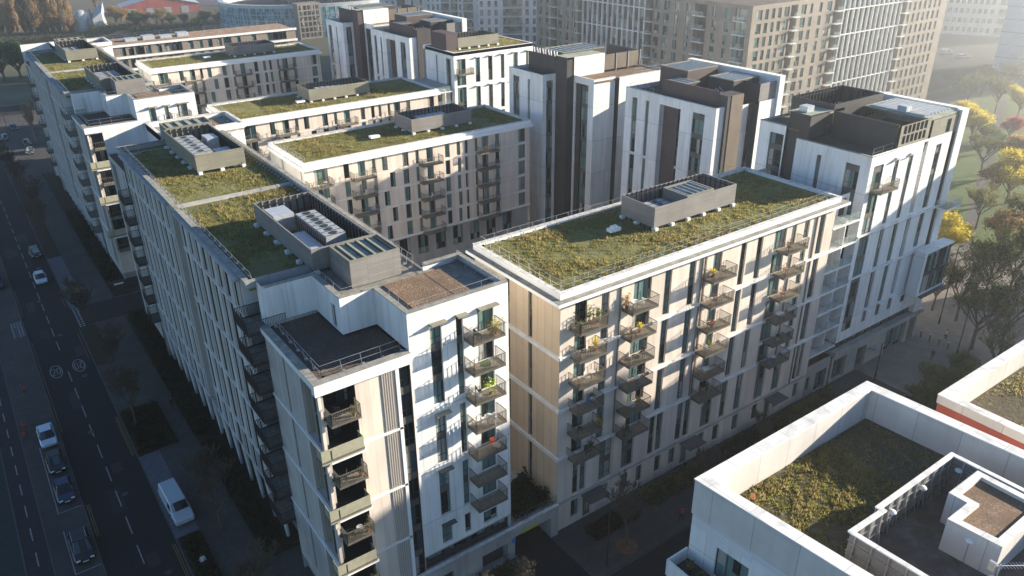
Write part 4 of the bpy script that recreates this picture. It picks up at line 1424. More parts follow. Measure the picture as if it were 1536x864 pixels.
# third tower: stepped white volumes with dark core
def stepped_tower(dy, label, cream):
    b = Bldg('residential_tower', label, 44.5, 65, 52 + dy, 70 + dy)
    Y = dy
    b.side('x', 44.5, -1, 60.2 + Y, 70.1 + Y, 0, 31.0, [(67.0 + Y, 68.9 + Y, 20.5, 29.8, 'strip'), (67.0 + Y, 68.9 + Y, 3, 20, 'strip'), (63.9 + Y, 64.5 + Y, 3, 29.8, 'strip')], WHITE)
    b.side('y', 60.2 + Y, -1, 44.5, 47.3, 0, 31.0, [(45.3, 46.8, 3, 30.0, 'strip')], WHITE)
    mb = MB()
    mb.box(47.3, 48.8, 57.2 + Y, 60.3 + Y, 0, 34.0)
    mb.build('dark_core', DARK if not cream else PLUM, b.root)
    b.side('y', 57.1 + Y, -1, 48.8, 55.6, 0, 34.0, [], WHITE)
    b.side('x', 48.8, -1, 51.9 + Y, 57.1 + Y, 0, 31.0, [(53.3 + Y, 55.2 + Y, 3, 29.9, 'strip', .25), (55.2 + Y, 56.7 + Y, 3, 29.9, 'dark', .25)], WHITE)
    b.side('y', 51.9 + Y, -1, 48.8, 53.5, 0, 31.0, [], WHITE)
    b.side('y', 53.2 + Y, -1, 53.5, 54.0, 0, 30.8, [], DARK)
    b.side('x', 53.5, 1, 51.9 + Y, 53.2 + Y, 0, 31, [], WHITE)
    b.side('x', 54.0, -1, 51.4 + Y, 53.2 + Y, 0, 30.8, [], DARK)
    b.side('y', 51.4 + Y, -1, 54.0, 65, 0, 30.9, [], WHITE)
    b.side('x', 65, 1, 51.4 + Y, 70.1 + Y, 0, 31, [], WHITE)
    b.side('y', 70.1 + Y, 1, 44.5, 65, 0, 31, [], WHITE)
    b.box('roof_deck', DGRAVEL, 44.8, 47.2, 60.5 + Y, 70 + Y, 30.3, 30.5)
    b.box('roof_deck', BROWNROOF, 49, 64.8, 51.7 + Y, 57.0 + Y, 30.5, 30.7)
    b.box('roof_deck', DGRAVEL, 48.9, 64.8, 57.2 + Y, 69.9 + Y, 30.2, 30.55)
    mb = MB()
    for q in ((44.46, 44.85, 60.16 + Y, 70.1 + Y), (44.85, 47.3, 60.16 + Y, 60.5 + Y), (48.76, 49.1, 51.9 + Y, 57.1 + Y), (49.1, 53.5, 51.86 + Y, 52.2 + Y)):
        mb.box(*q, 31.0, 31.06)
    mb.box(54.0, 65, 51.36 + Y, 51.7 + Y, 30.9, 30.96)
    mb.build('coping', COPING, b.root)
    b.box('core_roof', SHEETR, 47.35, 55.5, 57.2 + Y, 60.4 + Y, 33.7, 34.02)
    mb = MB()
    mb.box(55.6, 64.2, 57.3 + Y, 57.45 + Y, 31.0, 33.6)
    mb.box(64.05, 64.2, 57.45 + Y, 66 + Y, 31.0, 33.6)
    o = mb.build('plant_screen', BRONZE, b.root)
    mb = MB()
    for k in range(4):
        mb.box(55.6 + k * 2.85, 55.7 + k * 2.85, 57.2 + Y, 57.29 + Y, 30.7, 33.7)
    mb.build('screen_posts', GALV, o)
    pitched_sheet(b, 50.2, 60, 62 + Y, 68 + Y, 30.5, 33, 33.8, PALEMET, wall=DARK, name='stair_head', ribs=8)
    b.box('high_screen', DARK, 47.3, 47.5, 60.35 + Y, 68 + Y, 30.56, 33.8)
    mb = MB()
    for k in range(9):
        mb.bar((47.9 + .25 * (k % 2), 60.6 + k * .8 + Y, 33), (47.95, 60.8 + k * .8 + Y, 34.5), .14)
    mb.build('vent_cowls', GALV, b.root)
    rails(b.root, [(58, 51.9 + Y, 30.7), (64.6, 51.9 + Y, 30.7), (64.6, 57 + Y, 30.7)], inward=(0, .3, 0))
    b.finish(60)
    return b


T3 = stepped_tower(0, 'stepped white tower with a near-black core and brown slatted roof screen', False)
T6 = stepped_tower(80.0, 'shaded stepped tower farthest back on the left, brown core between white walls', True)

# white block with a green roof between them
T4 = Bldg('residential_tower', 'bright white block with a green roof and olive plant box, behind the courtyard blocks', 44.5, 64, 89, 101)
ops = [(45.15, 47.3, 24.3, 29.5, 'door'), (45.15, 47.3, 18.4, 23.9, 'strip')]
for a, c in ((49.6, 50.75), (52.7, 53.75), (55.8, 56.75), (58.9, 60.2), (62.3, 62.95)):
    ops += [(a, c, 24.5, 29.45, 'strip'), (a, c, 18.6, 23.75, 'strip'), (a, c, 12.8, 18.0, 'strip')]
T4.side('y', 89, -1, 44.5, 64.1, 0, 30.8, ops, WHITE)
T4.side('x', 44.5, -1, 89, 100.1, 0, 30.8, [(95.4, 95.9, 23.6, 29.6, 'strip'), (90.2, 92.0, 20, 29.5, 'strip')], WHITE)
T4.side('y', 101, 1, 44.5, 64.1, 0, 30.8, [], WHITE)
T4.side('x', 64.1, 1, 89, 101, 0, 30.8, [], WHITE)
T4.box('green_roof', SEDUM, 44.8, 63.8, 89.3, 100.8, 30.4, 30.7)
T4.parapet(44.5, 64.1, 89, 101, 30.2, 30.8, .25, WHITE, capmat=WCOPING)
grass(T4.root, 45, 63.6, 89.4, 100.5, 30.7, 9000, .08, .3, 9, holes=[(45, 58, 91.6, 98)])
screen_box(T4, 47.6, 57.6, 92.2, 98.5, 30.7, 33.0, OLIVE)
T4.box('stair_head', PLUM, 44.9, 47.5, 92.2, 98.2, 30.7, 34.0)
for a in (49.5, 52.6, 55.7, 58.8, 62.2):
    for z in (29.5, 23.8):
        mb = MB()
        mb.box(a, a + 1.3, 88.5, 88.998, z, z + .1)
        mb.build('window_canopy', TRIM, T4.root)
balcony(T4, 'y', 89, 45.0, 48.4, 26.6, 1.3, 'bars')
T4.finish(60)
# linking loggias between block two and the white block
b = Bldg('link_building', 'narrow glazed loggia link joining the second courtyard block to the bright white block', 40.6, 44.4, 89.2, 96)
b.side('y', 90.6, -1, 40.6, 44.4, 0, 24.2, [(41.0, 42.6, lev(n) + .1, lev(n) + 2.4, 'door') for n in range(2, 8)], WHITE)
b.box('roof_terrace', TILE, 40.6, 44.4, 90.6, 101, 23.9, 24.2)
for n in range(3, 9):
    mb = MB()
    mb.box(40.62, 44.4, 89.2, 90.59, lev(n) - .2, lev(n))
    o = mb.build('loggia_floor', BAND, b.root)
    mb = MB()
    mb.box(40.7, 44.3, 89.25, 89.29, lev(n) + .05, lev(n) + 1.1)
    mb.build('glass_balustrade', BALG, o)
mb = MB()
mb.box(42.4, 42.55, 89.3, 90.59, 6, 24)
mb.build('loggia_divider', WHITE, b.root)
b.finish()
# podium between the corner tower and the long block, with the ramp under it
PD = Bldg('podium', 'low concrete podium with a vehicle opening, between white corner tower and long block', -15, 0, 0, 12)
PD.side('y', -.35, -1, -22.3, -.02, 0, 3.9, [(-5.4, -.9, 0, 2.7, 'hole', 6), (-9.2, -6.2, 0, 2.4, 'hole', 2.5), (-13.9, -12.4, .8, 2.6, 'wide'), (-20.5, -17.5, .5, 2.8, 'wide')], CONC)
PD.box('terrace', TILE, -15, -.05, -.1, 13, 3.3, 3.5)
mb = MB()
mb.box(-22.3, -.02, -.45, -.1, 3.9, 3.98)
mb.build('coping', COPING, PD.root)
rails(PD.root, [(-5.5, -.2, 3.98), (-.2, -.2, 3.98)], lean=0, mat=METAL)
PD.box('soffit', CONC, -9.4, -.6, -.1, 6, 2.75, 3.25)
mb = MB()
mb.box(-4.6, -2.6, -.42, -.352, 2.72, 2.98)
mb.build('height_sign', plain('yellow_sign', (.5, .42, .03), .5), PD.root)
mb = MB()
mb.box(-5.75, -5.35, -.40, -.352, 2.1, 2.6)
mb.build('door_plate', BLUEM, PD.root)
# hedge on the podium and at the entrance
# ================================================================== white roof-garden building, bottom right
def ring_walls(mb, outer, inner, z0, z1, m=0, mt=1, open_last=False):
    n = len(outer)
    for k in range(n - (1 if open_last else 0)):
        j = (k + 1) % n
        a, b, c, d = outer[k], outer[j], inner[j], inner[k]
        mb.quad((*a, z0), (*b, z0), (*b, z1), (*a, z1), m)
        mb.quad((*d, z0), (*c, z0), (*c, z1), (*d, z1), m)
        mb.quad((*a, z1), (*b, z1), (*c, z1), (*d, z1), mt)


SEDUM2 = speckle('brown_sedum', [(.25, (.03, .03, .016)), (.42, (.07, .06, .03)), (.55, (.12, .095, .05)), (.68, (.14, .15, .13)), (.8, (.22, .2, .13))], 1.6, bump=1, dist=.2, scale2=.3, dark=(.07, .055, .035))
BR = Bldg('roof_garden_building', 'white building at the bottom right, deep parapet round a planted roof and screened yard', -2.7, 20, -46, -18.8)
BR.root.location = (9, -32, 0)
out = [(-2.7, -18.8), (18.5, -18.8), (20.3, -46), (-.5, -46)]
inn = [(-1.75, -19.75), (17.6, -19.75), (19.3, -45), (.5, -45)]
mb = MB()
ring_walls(mb, out, inn, 17.9, 20.94)
mb.build('parapet', [WPARA, WPARA], BR.root)
mb = MB()
o2 = [(-2.76, -18.74), (18.56, -18.74), (20.36, -46), (-.56, -46)]
i2 = [(-1.69, -19.81), (17.54, -19.81), (19.24, -45), (.56, -45)]
ring_walls(mb, o2, i2, 20.94, 21.03)
mb.build('coping', [TRIM, WCOPING], BR.root)
mb = MB()   # slatted band and wall below, slightly set back
sk = lambda y: -2.7 - (y + 18.8) * .081
for (z0, z1, t, m) in ((16.9, 17.9, .0, 1), (0, 16.9, .0, 0)):
    ys = [-18.9, -21.2, -23.9, -46]
    for k in range(3):
        ya, yb = ys[k], ys[k + 1]
        segs = [(z0, z1)] if k != 1 or m else [(0, 10.2), (12.9, 13.6), (16.3, 16.9)]
        for (a, c) in segs:
            mb.quad((sk(ya) + .06, ya, a), (sk(yb) + .06, yb, a), (sk(yb) + .06, yb, c), (sk(ya) + .06, ya, c), m)
mb.quad((-2.64, -18.87, 0), (18.45, -18.87, 0), (18.45, -18.87, 17.9), (-2.64, -18.87, 17.9), 0)
mb.quad((18.45, -18.87, 0), (20.2, -46, 0), (20.2, -46, 17.9), (18.45, -18.87, 17.9), 0)
mb.build('wall', [WHITE, WSLAT], BR.root)
for zb in (13.6, 10.2):
    w, h = 2.7, 2.7
    wm, pm = window_meshes(w, h, 'door', [], GLASS)
    o = link(bpy.data.objects.new('window', wm), BR.root)
    o.location = (sk(-21.2) + .2 - 9, -21.2 + 32, zb)
    o.rotation_euler = (0, 0, -math.pi / 2 + math.atan(.081))
    link(bpy.data.objects.new('pane', pm), o)
    mb = MB()
    mb.quad((sk(-21.2) + .3, -21.2, zb), (sk(-23.9) + .3, -23.9, zb), (sk(-23.9) + .06, -23.9, zb), (sk(-21.2) + .06, -21.2, zb))
    mb.quad((sk(-21.2) + .3, -21.2, zb), (sk(-21.2) + .06, -21.2, zb), (sk(-21.2) + .06, -21.2, zb + h), (sk(-21.2) + .3, -21.2, zb + h))
    mb.quad((sk(-21.2) + .3, -21.2, zb + h), (sk(-23.9) + .3, -23.9, zb + h), (sk(-23.9) + .06, -23.9, zb + h), (sk(-21.2) + .06, -21.2, zb + h))
    mb.build('window_reveal', WHITE, BR.root)
mb = MB()
x = -4.75
mb.box(x, -2.6, -24.6, -18.9, 13.3, 13.5, 1)
mb.box(x - .12, x, -24.7, -18.8, 13.1, 14.6, 0)
mb.box(x, -2.75, -18.92, -18.8, 13.1, 14.6, 0)
mb.box(x, -2.3, -24.7, -24.58, 13.1, 14.6, 0)
o = mb.build('balcony', [WHITE, DMETAL], BR.root)
BR.box('green_roof', SEDUM2, -1.7, 19.3, -45, -19.8, 17.6, 18.15)
grass(BR.root, -1.5, 12.0, -27.9, -19.9, 18.15, 24000, .05, .26, 31, clump=-.1)
grass(BR.root, 9, 17.4, -27.9, -19.9, 18.15, 9000, .04, .16, 32, clump=-.5, tall=.6)
grass(BR.root, -1.0, 1.4, -36, -27.9, 18.15, 4500, .06, .28, 33, clump=.2)
mb = MB()   # screened yard: panelled fence with coping, posts on the outside
pts = [(15.0, -41), (14.8, -28.1), (5.2, -28.1), (5.2, -28.45), (1.7, -28.35), (2.3, -41)]
for n_, (a, b_) in enumerate(zip(pts[:-1], pts[1:])):
    a, b_ = Vector((*a, 0)), Vector((*b_, 0))
    d = (b_ - a)
    L = d.length
    d.normalize()
    nn = Vector((d.y, -d.x, 0)) * .08
    p = [a - nn, b_ - nn, b_ + nn, a + nn]
    mb.prism([(q.x, q.y) for q in p], 18.35, 20.85 - n_ * .003, 0)
    nn2 = nn * 2.4
    p = [a - nn2 - d * .15, b_ - nn2 + d * .15, b_ + nn2 + d * .15, a + nn2 - d * .15]
    mb.prism([(q.x, q.y) for q in p], 20.852 - n_ * .0025, 20.95 - n_ * .004, 1)
    k = .4
    while k < L:
        q = a + d * k
        for sgn in (-1, 1):
            c = q + nn * sgn * 1.9
            mb.bar((c.x, c.y, 18.2), (c.x, c.y, 20.85), .07, 2)
            c2 = q + nn * sgn * 6
            mb.bar((c.x, c.y, 20.0), (c2.x, c2.y, 18.2), .04, 2)
        k += 1.15
    for zz in (19.2, 20.1):
        for sgn in (-1, 1):
            mb.bar(a + nn * sgn * 1.5 + Vector((0, 0, zz)), b_ + nn * sgn * 1.5 + Vector((0, 0, zz)), .05, 2)
o = mb.build('plant_screen', [GREYSCR, WCOPING, GALV], BR.root)
BR.box('yard_floor', speckle('yard_felt', [(.3, (.06, .055, .05)), (.5, (.12, .105, .09)), (.7, (.21, .2, .19))], .8, bump=.3, scale2=.25, dark=(.1, .065, .05)), 2.0, 14.9, -41, -28.3, 18.152, 18.22)
hut_o = [(14.5, -30.1), (10.5, -30.1), (10.5, -31.4), (7.9, -31.4), (8.2, -34.8), (14.5, -34.8)]
hut_i = [(13.95, -30.65), (11.05, -30.65), (11.05, -31.95), (8.5, -31.95), (8.75, -34.25), (13.95, -34.25)]
mb = MB()
ring_walls(mb, hut_o, hut_i, 18.2, 20.9)
mb.build('stair_hut', [WPARA, WCOPING], BR.root)
mb = MB()
mb.poly([(*p, 20.62) for p in hut_i])
mb.build('hut_roof', BROWNROOF, BR.root)
mb = MB()
for k in range(3):
    mb.bar((14.55 + k * .12, -41, 20.0 + .2 * k), (14.4 + k * .12, -29.5, 20.0 + .2 * k), .05)
mb.build('pipes', GALV, BR.root)
mb = MB()
mb.cyl(.05, -21.8, 20.0, 20.3, .16, 0, 10)
mb.build('vent_cap', TERRA, BR.root)

for i, (px, py, lab) in enumerate(((1439, 703, 'round bulkhead lamp in the far corner of the plant yard, behind the gravel-topped hut'),
                                   (1385, 729, 'round lamp on the long fence of the plant yard, nearest the far corner one'),
                                   (1339, 765, 'round lamp by the step in the yard fence'),
                                   (1311, 826, 'round lamp outside the near panel of the yard fence'),
                                   (1456, 808, 'round lamp on a stalk in front of the white hut wall'))):
    p = gp(px, py, 20.3)
    t = thing('bulkhead_lamp', lab, 'lamp', (p.x, p.y, 18.22), 'round lamps around the roof yard')
    mb = MB()
    mb.bar((p.x, p.y, 18.22), (p.x, p.y, 20.1), .035)
    mb.build('stalk', GALV, t)
    mb = MB()
    for k in range(5):
        a0, a1 = k * math.pi / 10, (k + 1) * math.pi / 10
        mb.bar((p.x, p.y, 20.1 + .2 * math.sin(a0)), (p.x, p.y, 20.1 + .2 * math.sin(a1)), (.28 * math.cos(a0), max(.01, .28 * math.cos(a1))), 0, 16)
    mb.build('lamp_bowl', TRIM, t)
t = thing('antenna', 'fish-bone television aerial on a braced mast in the roof yard', 'aerial', (6.0, -35.6, 18.22))
mb = MB()
mb.bar((6, -35.6, 18.2), (6, -35.6, 21.4), .05, 0, 8)
for k in range(3):
    a = k * 2.1
    mb.bar((6 + .9 * math.cos(a), -35.6 + .9 * math.sin(a), 18.2), (6, -35.6, 19.6), .03)
mb.build('mast', GALV, t)
mb = MB()
mb.bar((5.7, -35.3, 21.2), (8.1, -36.6, 20.9), .025)
for k in range(12):
    c = Vector((5.9, -35.41, 21.18)).lerp(Vector((8.1, -36.6, 20.9)), k / 11)
    mb.bar(c + Vector((-.12, -.24, 0)), c + Vector((.12, .24, 0)), .012)
mb.box(5.55, 5.72, -35.5, -35.1, 20.9, 21.6)
mb.build('aerial_rods', GALV, t)
mb = MB()
for zz in (19.3, 20.0):
    for k in range(18):
        a0, a1 = k * math.pi / 9, (k + 1) * math.pi / 9
        mb.bar((6 + .45 * math.cos(a0), -35.6 + .45 * math.sin(a0), zz), (6 + .45 * math.cos(a1), -35.6 + .45 * math.sin(a1), zz), .02)
mb.build('hoops', GALV, t)

RB = Bldg('red_walled_building', 'red-walled building with a white parapet, cut by the right edge of the view', 26.2, 60, -42, -21.5)
RB.side('x', 26.3, -1, -42, -21.6, 0, 17.2, [], RED)
RB.side('y', -21.6, 1, 26.3, 60, 0, 17.2, [(28 + k * 4, 29.2 + k * 4, l, l + 2) for k in range(7) for l in (2, 5, 8, 11, 14)], WHITE)
RB.side('x', 59.9, 1, -42, -21.6, 0, 17.2, [], WHITE)
RB.parapet(26.2, 60, -42, -21.5, 17.2, 18.0, .85, WPARA, capmat=WCOPING, cap=.08)
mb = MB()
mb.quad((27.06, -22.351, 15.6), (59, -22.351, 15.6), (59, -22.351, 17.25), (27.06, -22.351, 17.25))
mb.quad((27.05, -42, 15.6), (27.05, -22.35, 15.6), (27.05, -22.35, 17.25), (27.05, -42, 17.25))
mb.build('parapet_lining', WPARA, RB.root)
RB.box('green_roof', SEDUM2, 27.0, 59, -42, -22.36, 15.2, 15.65)
grass(RB.root, 27.2, 50, -35, -22.6, 15.65, 16000, .05, .22, 35, clump=-.3)
RB.finish(40)

# unseen buildings added out to the right, sized to shade the street
for (nm, lab, x0, x1, y0, y1, h) in (('office_building', 'unseen broad pale building added out to the right to shade the street', 104, 124, -33.6, -9.0, 37.1),
                                     ('office_building', 'unseen narrow taller building added beside the broad one to shade the street', 104, 120, -38.6, -33.7, 47.5)):
    b = Bldg(nm, lab, x0, x1, y0, y1)
    ops = [(y0 + .8 + k * 2.4, y0 + 2.3 + k * 2.4, z, z + 1.9) for k in range(int((y1 - y0 - 1.5) / 2.4)) for z in range(2, int(h) - 3, 3)]
    b.side('x', x0, -1, y0, y1, 0, h, ops, PALE)
    b.side('y', y1, 1, x0, x1, 0, h, [], PALE)
    b.side('y', y0, -1, x0, x1, 0, h, [], PALE)
    b.side('x', x1, 1, y0, y1, 0, h, [], PALE)
    b.box('roof_deck', DGRAVEL, x0 + .01, x1 - .01, y0 + .01, y1 - .01, h - .4, h - .1)
    b.finish(30)

# ================================================================== background buildings
TB = Bldg('brick_apartment_building', 'huge tan brick apartment building across the top right, white framed bays in both faces', 117.6, 205, 75.7, 158)
H = 35.2
Lz = [.6 + 3.1 * k for k in range(11)]
ops = []


def bigwin(u, w, skip=()):
    for z in Lz:
        if z + 2.3 < H:
            ops.append((u, u + w * 1.12, z + .2, z + 2.5))


for u in (82.3, 86.2, 94.8, 98.6, 101.9, 105.2, 139.0, 142.3, 145.4, 152.0, 155.0):
    bigwin(u, 1.7 if int(u) % 2 else 1.25)
for z in Lz:
    ops.append((89.4, 93.3, z, z + 2.7, 'hole', 1.8))
    ops.append((107.6, 110.3, z, z + 2.7, 'hole', 1.8))
    ops.append((136.1, 138.2, z, z + 2.7, 'hole', 1.8))
    ops.append((147.8, 150.8, z, z + 2.7, 'hole', 1.8))
    ops.append((77.0, 80.6, z, z + 2.7, 'wide', .3))
ops.append((110.6, 135.8, .2, 34.3, 'dark', .5))
TB.side('x', 117.6, -1, 75.7, 158, 0, H, ops, TANB, gm=GLASS)
TB.side('x', 119.4, -1, 80, 158, 0, H - .5, [], DARK, name='inner_wall')
ops = []
for u in (119.3, 122.2, 124.6, 127.0, 129.4, 136.0, 139.2, 143.0, 146.4, 184.4, 187.0, 189.6, 192.2, 194.8, 197.4, 200.0):
    bigwin(u, 1.75 if u in (119.3, 129.4, 136.0, 146.4) else 1.2)
for z in Lz:
    ops.append((131.9, 134.5, z, z + 2.7, 'hole', 1.8))
    ops.append((149.4, 152.6, z, z + 2.7, 'hole', 1.8))
    ops.append((181.2, 183.6, z, z + 2.7, 'hole', 1.8))
ops.append((153.6, 180.6, .2, 34.3, 'dark', .5))
TB.side('y', 75.7, -1, 117.6, 205, 0, H, ops, TANB)
TB.side('y', 77.5, -1, 119, 204, 0, H - .5, [], DARK, name='inner_wall')
TB.side('x', 205, 1, 75.7, 158, 0, H, [], TANB)
TB.side('y', 158, 1, 117.6, 205, 0, H, [], TANB)
TB.box('roof_deck', DGRAVEL, 117.9, 204.7, 76, 157.7, H - .6, H - .3)
mb, mb2 = MB(), MB()
for k in range(13):
    y = 110.6 + 25.2 * k / 12
    mb.box(117.35, 117.95, y - .13, y + .13, 0, 34.5)
    x = 153.6 + 27.0 * k / 12
    mb2.box(x - .13, x + .13, 75.45, 76.05, 0, 34.5)
for k in range(7):
    z = .4 + k * 6.2 - (.3 if k == 6 else 0)
    mb.box(117.38, 117.9, 110.6, 135.8, z, z + .28)
    mb2.box(153.6, 180.6, 75.48, 76.0, z, z + .28)
mb.build('white_frame', PALE, TB.root)
mb2.build('white_frame', PALE, TB.root)
mb = MB()
for k in range(12):
    for j in range(11):
        if (k * 7 + j * 3) % 5 < 3:
            y = 110.6 + 25.2 * k / 12
            mb.box(117.9, 118.0, y + .3, y + 1.8, Lz[j] + .3, Lz[j] + 2.6)
            x = 153.6 + 27 * k / 12
            mb.box(x + .3, x + 1.9, 76.0, 76.1, Lz[j] + .3, Lz[j] + 2.6)
o = mb.build('bay_glazing', GLASS, TB.root)
o['kind'] = 'stuff'
mb = MB()
mb2 = MB()
for z in Lz:
    for (a, c) in ((89.4, 93.3), (107.6, 110.3), (136.1, 138.2), (147.8, 150.8), (77.0, 80.6)):
        mb.box(116.6, 117.65, a + .1, c - .1, z - .15, z + .02)
        mb2.box(116.6, 116.65, a + .1, c - .1, z + .1, z + 1.1)
    for (a, c) in ((131.9, 134.5), (149.4, 152.6), (181.2, 183.6)):
        mb.box(a + .1, c - .1, 74.6, 75.65, z - .15, z + .02)
        mb2.box(a + .1, c - .1, 74.6, 74.65, z + .1, z + 1.1)
o = mb.build('balcony_slabs', PALE, TB.root)
o['kind'] = 'stuff'
o = mb2.build('balcony_glass', BALG, TB.root)
o['kind'] = 'stuff'
TB.finish(100)


def far_tower(name, label, px, dist, w, d, h, ang, mat, cols, floor=3.05, balc=(), z0=1.0, gm=None, side=None):
    r = ray(px, 200)
    r = Vector((r.x, r.y, 0)).normalized()
    c = Vector((CAM.x, CAM.y, 0)) + r * dist
    b = Bldg(name, label, c.x - w / 2, c.x + w / 2, c.y, c.y + d)
    b.root.location = (c.x, c.y, 0)
    ops = []
    n = int((h - z0 - .6) / floor)
    for k in range(n):
        z = z0 + k * floor
        for u, ww in cols:
            ops.append((c.x + u, c.x + u + ww, z + .35, z + 2.4, 'plain'))
        for u, ww in balc:
            ops.append((c.x + u, c.x + u + ww, z + .1, z + 2.7, 'wide', 1.4))
    b.side('y', c.y, -1, c.x - w / 2, c.x + w / 2, 0, h, ops, mat, gm=gm)
    b.side('x', c.x - w / 2, -1, c.y, c.y + d, 0, h, [(c.y + 2 + 3.5 * q, c.y + 3.1 + 3.5 * q, z0 + k * floor + .3, z0 + k * floor + 2.3, 'plain') for q in range(int((d - 3) / 3.5)) for k in range(n)], side or mat)
    b.side('x', c.x + w / 2, 1, c.y, c.y + d, 0, h, [], side or mat)
    b.side('y', c.y + d, 1, c.x - w / 2, c.x + w / 2, 0, h, [], mat)
    b.box('roof_deck', DGRAVEL, c.x - w / 2 + .1, c.x + w / 2 - .1, c.y + .1, c.y + d - .1, h - .4, h - .2)
    if balc:
        mb, m2 = MB(), MB()
        for k in range(n):
            z = z0 + k * floor
            for u, ww in balc:
                mb.box(c.x + u + .02, c.x + u + ww - .02, c.y - .7, c.y + 1.35, z - .15, z + .08)
                m2.box(c.x + u + .02, c.x + u + ww - .02, c.y - .7, c.y - .62, z + .1, z + 1.1)
        o = mb.build('balcony_slabs', PALE, b.root)
        o['kind'] = 'stuff'
        o = m2.build('balcony_glass', BALG, b.root)
        o['kind'] = 'stuff'
    b.root.rotation_euler = (0, 0, ang)
    b.finish(40)
    return b


far_tower('residential_tower', 'pale high-rise left of the tan brick building, wide dark loggias up its middle', 768, 300, 24, 18, 66, R(-36), PALE,
          [(-11.2, 1.1), (-8.4, 1.1), (-5.9, 1.1), (5.3, 1.2), (8.0, 1.1), (10.2, 1.1)], balc=[(-2.9, 7)])
far_tower('residential_tower', 'pale high-rise with two zigzag stacks of dark balconies, second behind the courtyard blocks', 690, 318, 23, 16, 66, R(-44), PALE,
          [(-10.8, .9), (-9.0, .9), (-7.2, .9), (1.6, .9), (8.6, .9), (10.2, .8)], balc=[(-5.5, 3.2), (-1.7, 2.7), (3.2, 3.8)])
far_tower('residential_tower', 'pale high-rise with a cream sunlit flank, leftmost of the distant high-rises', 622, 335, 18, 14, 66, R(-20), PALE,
          [(-8, .9), (-5.8, .9), (2.0, .9), (5.5, .9)], balc=[(-3.6, 3.2)], side=plain('sunlit_cream', (.8, .72, .58), .8))  # sunlight on the flank is put into its cream colour
far_tower('office_building', 'hazy grid-fronted office building at the top right edge, some lit windows', 1441, 425, 42, 20, 78, R(-66), PALE,
          [(-19.5 + 2.4 * k, 1.5) for k in range(9)] + [(13 + 2.4 * k, 1.5) for k in range(3)], floor=4.0, balc=[(3, 8)])
# slab building at the right edge
SB = Bldg('slab_building', 'pale blank-walled slab building with slanting panel joints at the top right edge', -10, 10, 0, 30)
SB.root.location = (0, 0, 0)
SB.side('x', -10, -1, 0, 34, 0, 70, [], cladding('slab_panels', (.6, .62, .64), (.66, .68, .7), None, 4.3, wz=.4, amt=.1, seamdark=.5))
SB.side('y', 0, -1, -10, 10, 0, 70, [(-8 + 3 * k, -6 + 3 * k, 2 + 4.3 * j, 4.8 + 4.3 * j, 'plain') for k in range(6) for j in range(15)], PALE)
SB.side('y', 34, 1, -10, 10, 0, 70, [], PALE)
SB.side('x', 10, 1, 0, 34, 0, 70, [], PALE)
SB.box('roof_deck', DGRAVEL, -9.9, 9.9, .1, 33.9, 69.5, 69.8)
SB.finish(30)
SB.root.location = (287, 56, 0)
SB.root.rotation_euler = (0, 0, R(8))

# glass-walled oval broadcasting-like building, top left of centre
AR = thing('glass_rotunda', 'low oval building of blue glass with a white roof disc, behind the far blocks', 'building', (128, 352, 0))
cx, cy, ra, rb = 128, 352, 50, 38
mb, mg, mf = MB(), MB(), MB()
N = 72
for k in range(N):
    a0, a1 = 2 * math.pi * k / N, 2 * math.pi * (k + 1) / N
    p0, p1 = (cx + ra * math.cos(a0), cy + rb * math.sin(a0)), (cx + ra * math.cos(a1), cy + rb * math.sin(a1))
    mg.quad((*p0, 0), (*p1, 0), (*p1, 13.4), (*p0, 13.4))
    mb.quad((*p0, 13.4), (*p1, 13.4), (*p1, 14.8), (*p0, 14.8))
    q0, q1 = (cx + (ra - 2.5) * math.cos(a0), cy + (rb - 2.5) * math.sin(a0)), (cx + (ra - 2.5) * math.cos(a1), cy + (rb - 2.5) * math.sin(a1))
    mb.quad((*p0, 14.8), (*p1, 14.8), (*q1, 14.8), (*q0, 14.8))
    mb.quad((*q0, 12), (*q1, 12), (*q1, 14.8), (*q0, 14.8))
    mf.bar((*p0, 0), (*p0, 13.4), .14)
    if k % 3 == 0:
        mf.bar((p0[0] * .999 + cx * .001, p0[1] * .999 + cy * .001, 8.6), (*p0, 8.7), .05)
    for z in (2.8, 5.2, 8.0, 10.6):
        mf.bar((*p0, z), (*p1, z), .16)
mg.build('glass_wall', GLASSB, AR)
mb.build('roof_rim', PALEMET, AR)
mf.build('mullions', PALEMET, AR)
mb = MB()
mb.poly([(cx + (ra - 2.5) * math.cos(2 * math.pi * k / N), cy + (rb - 2.5) * math.sin(2 * math.pi * k / N), 12.2) for k in range(N)])
mb.build('roof_deck', DGRAVEL, AR)
mb = MB()
pp = [(cx + 8 + 38 * math.cos(2 * math.pi * k / 48), cy - 6 + 27 * math.sin(2 * math.pi * k / 48)) for k in range(48)]
mb.prism(pp, 16.6, 17.6, 0)
mb.build('roof_disc', PALEMET, AR)
mb = MB()
pp = [(cx + 8 + 33 * math.cos(2 * math.pi * k / 48), cy - 6 + 23 * math.sin(2 * math.pi * k / 48)) for k in range(48)]
mb.prism(pp, 12.3, 16.6, 0)
mb.build('upper_storey', GLASSD, AR)
mb = MB()
mb.box(cx - 27, cx - 16, cy - 37, cy - 30, 0, 15.6)
o = mb.build('stair_tower', TANB, AR)
mb = MB()
for k in range(5):
    for z in range(6):
        mb.box(cx - 26.2 + k * 2, cx - 24.8 + k * 2, cy - 37.06, cy - 37.002, 1 + z * 2.4, 2.8 + z * 2.4)
mb.build('tower_windows', GLASSD, o)

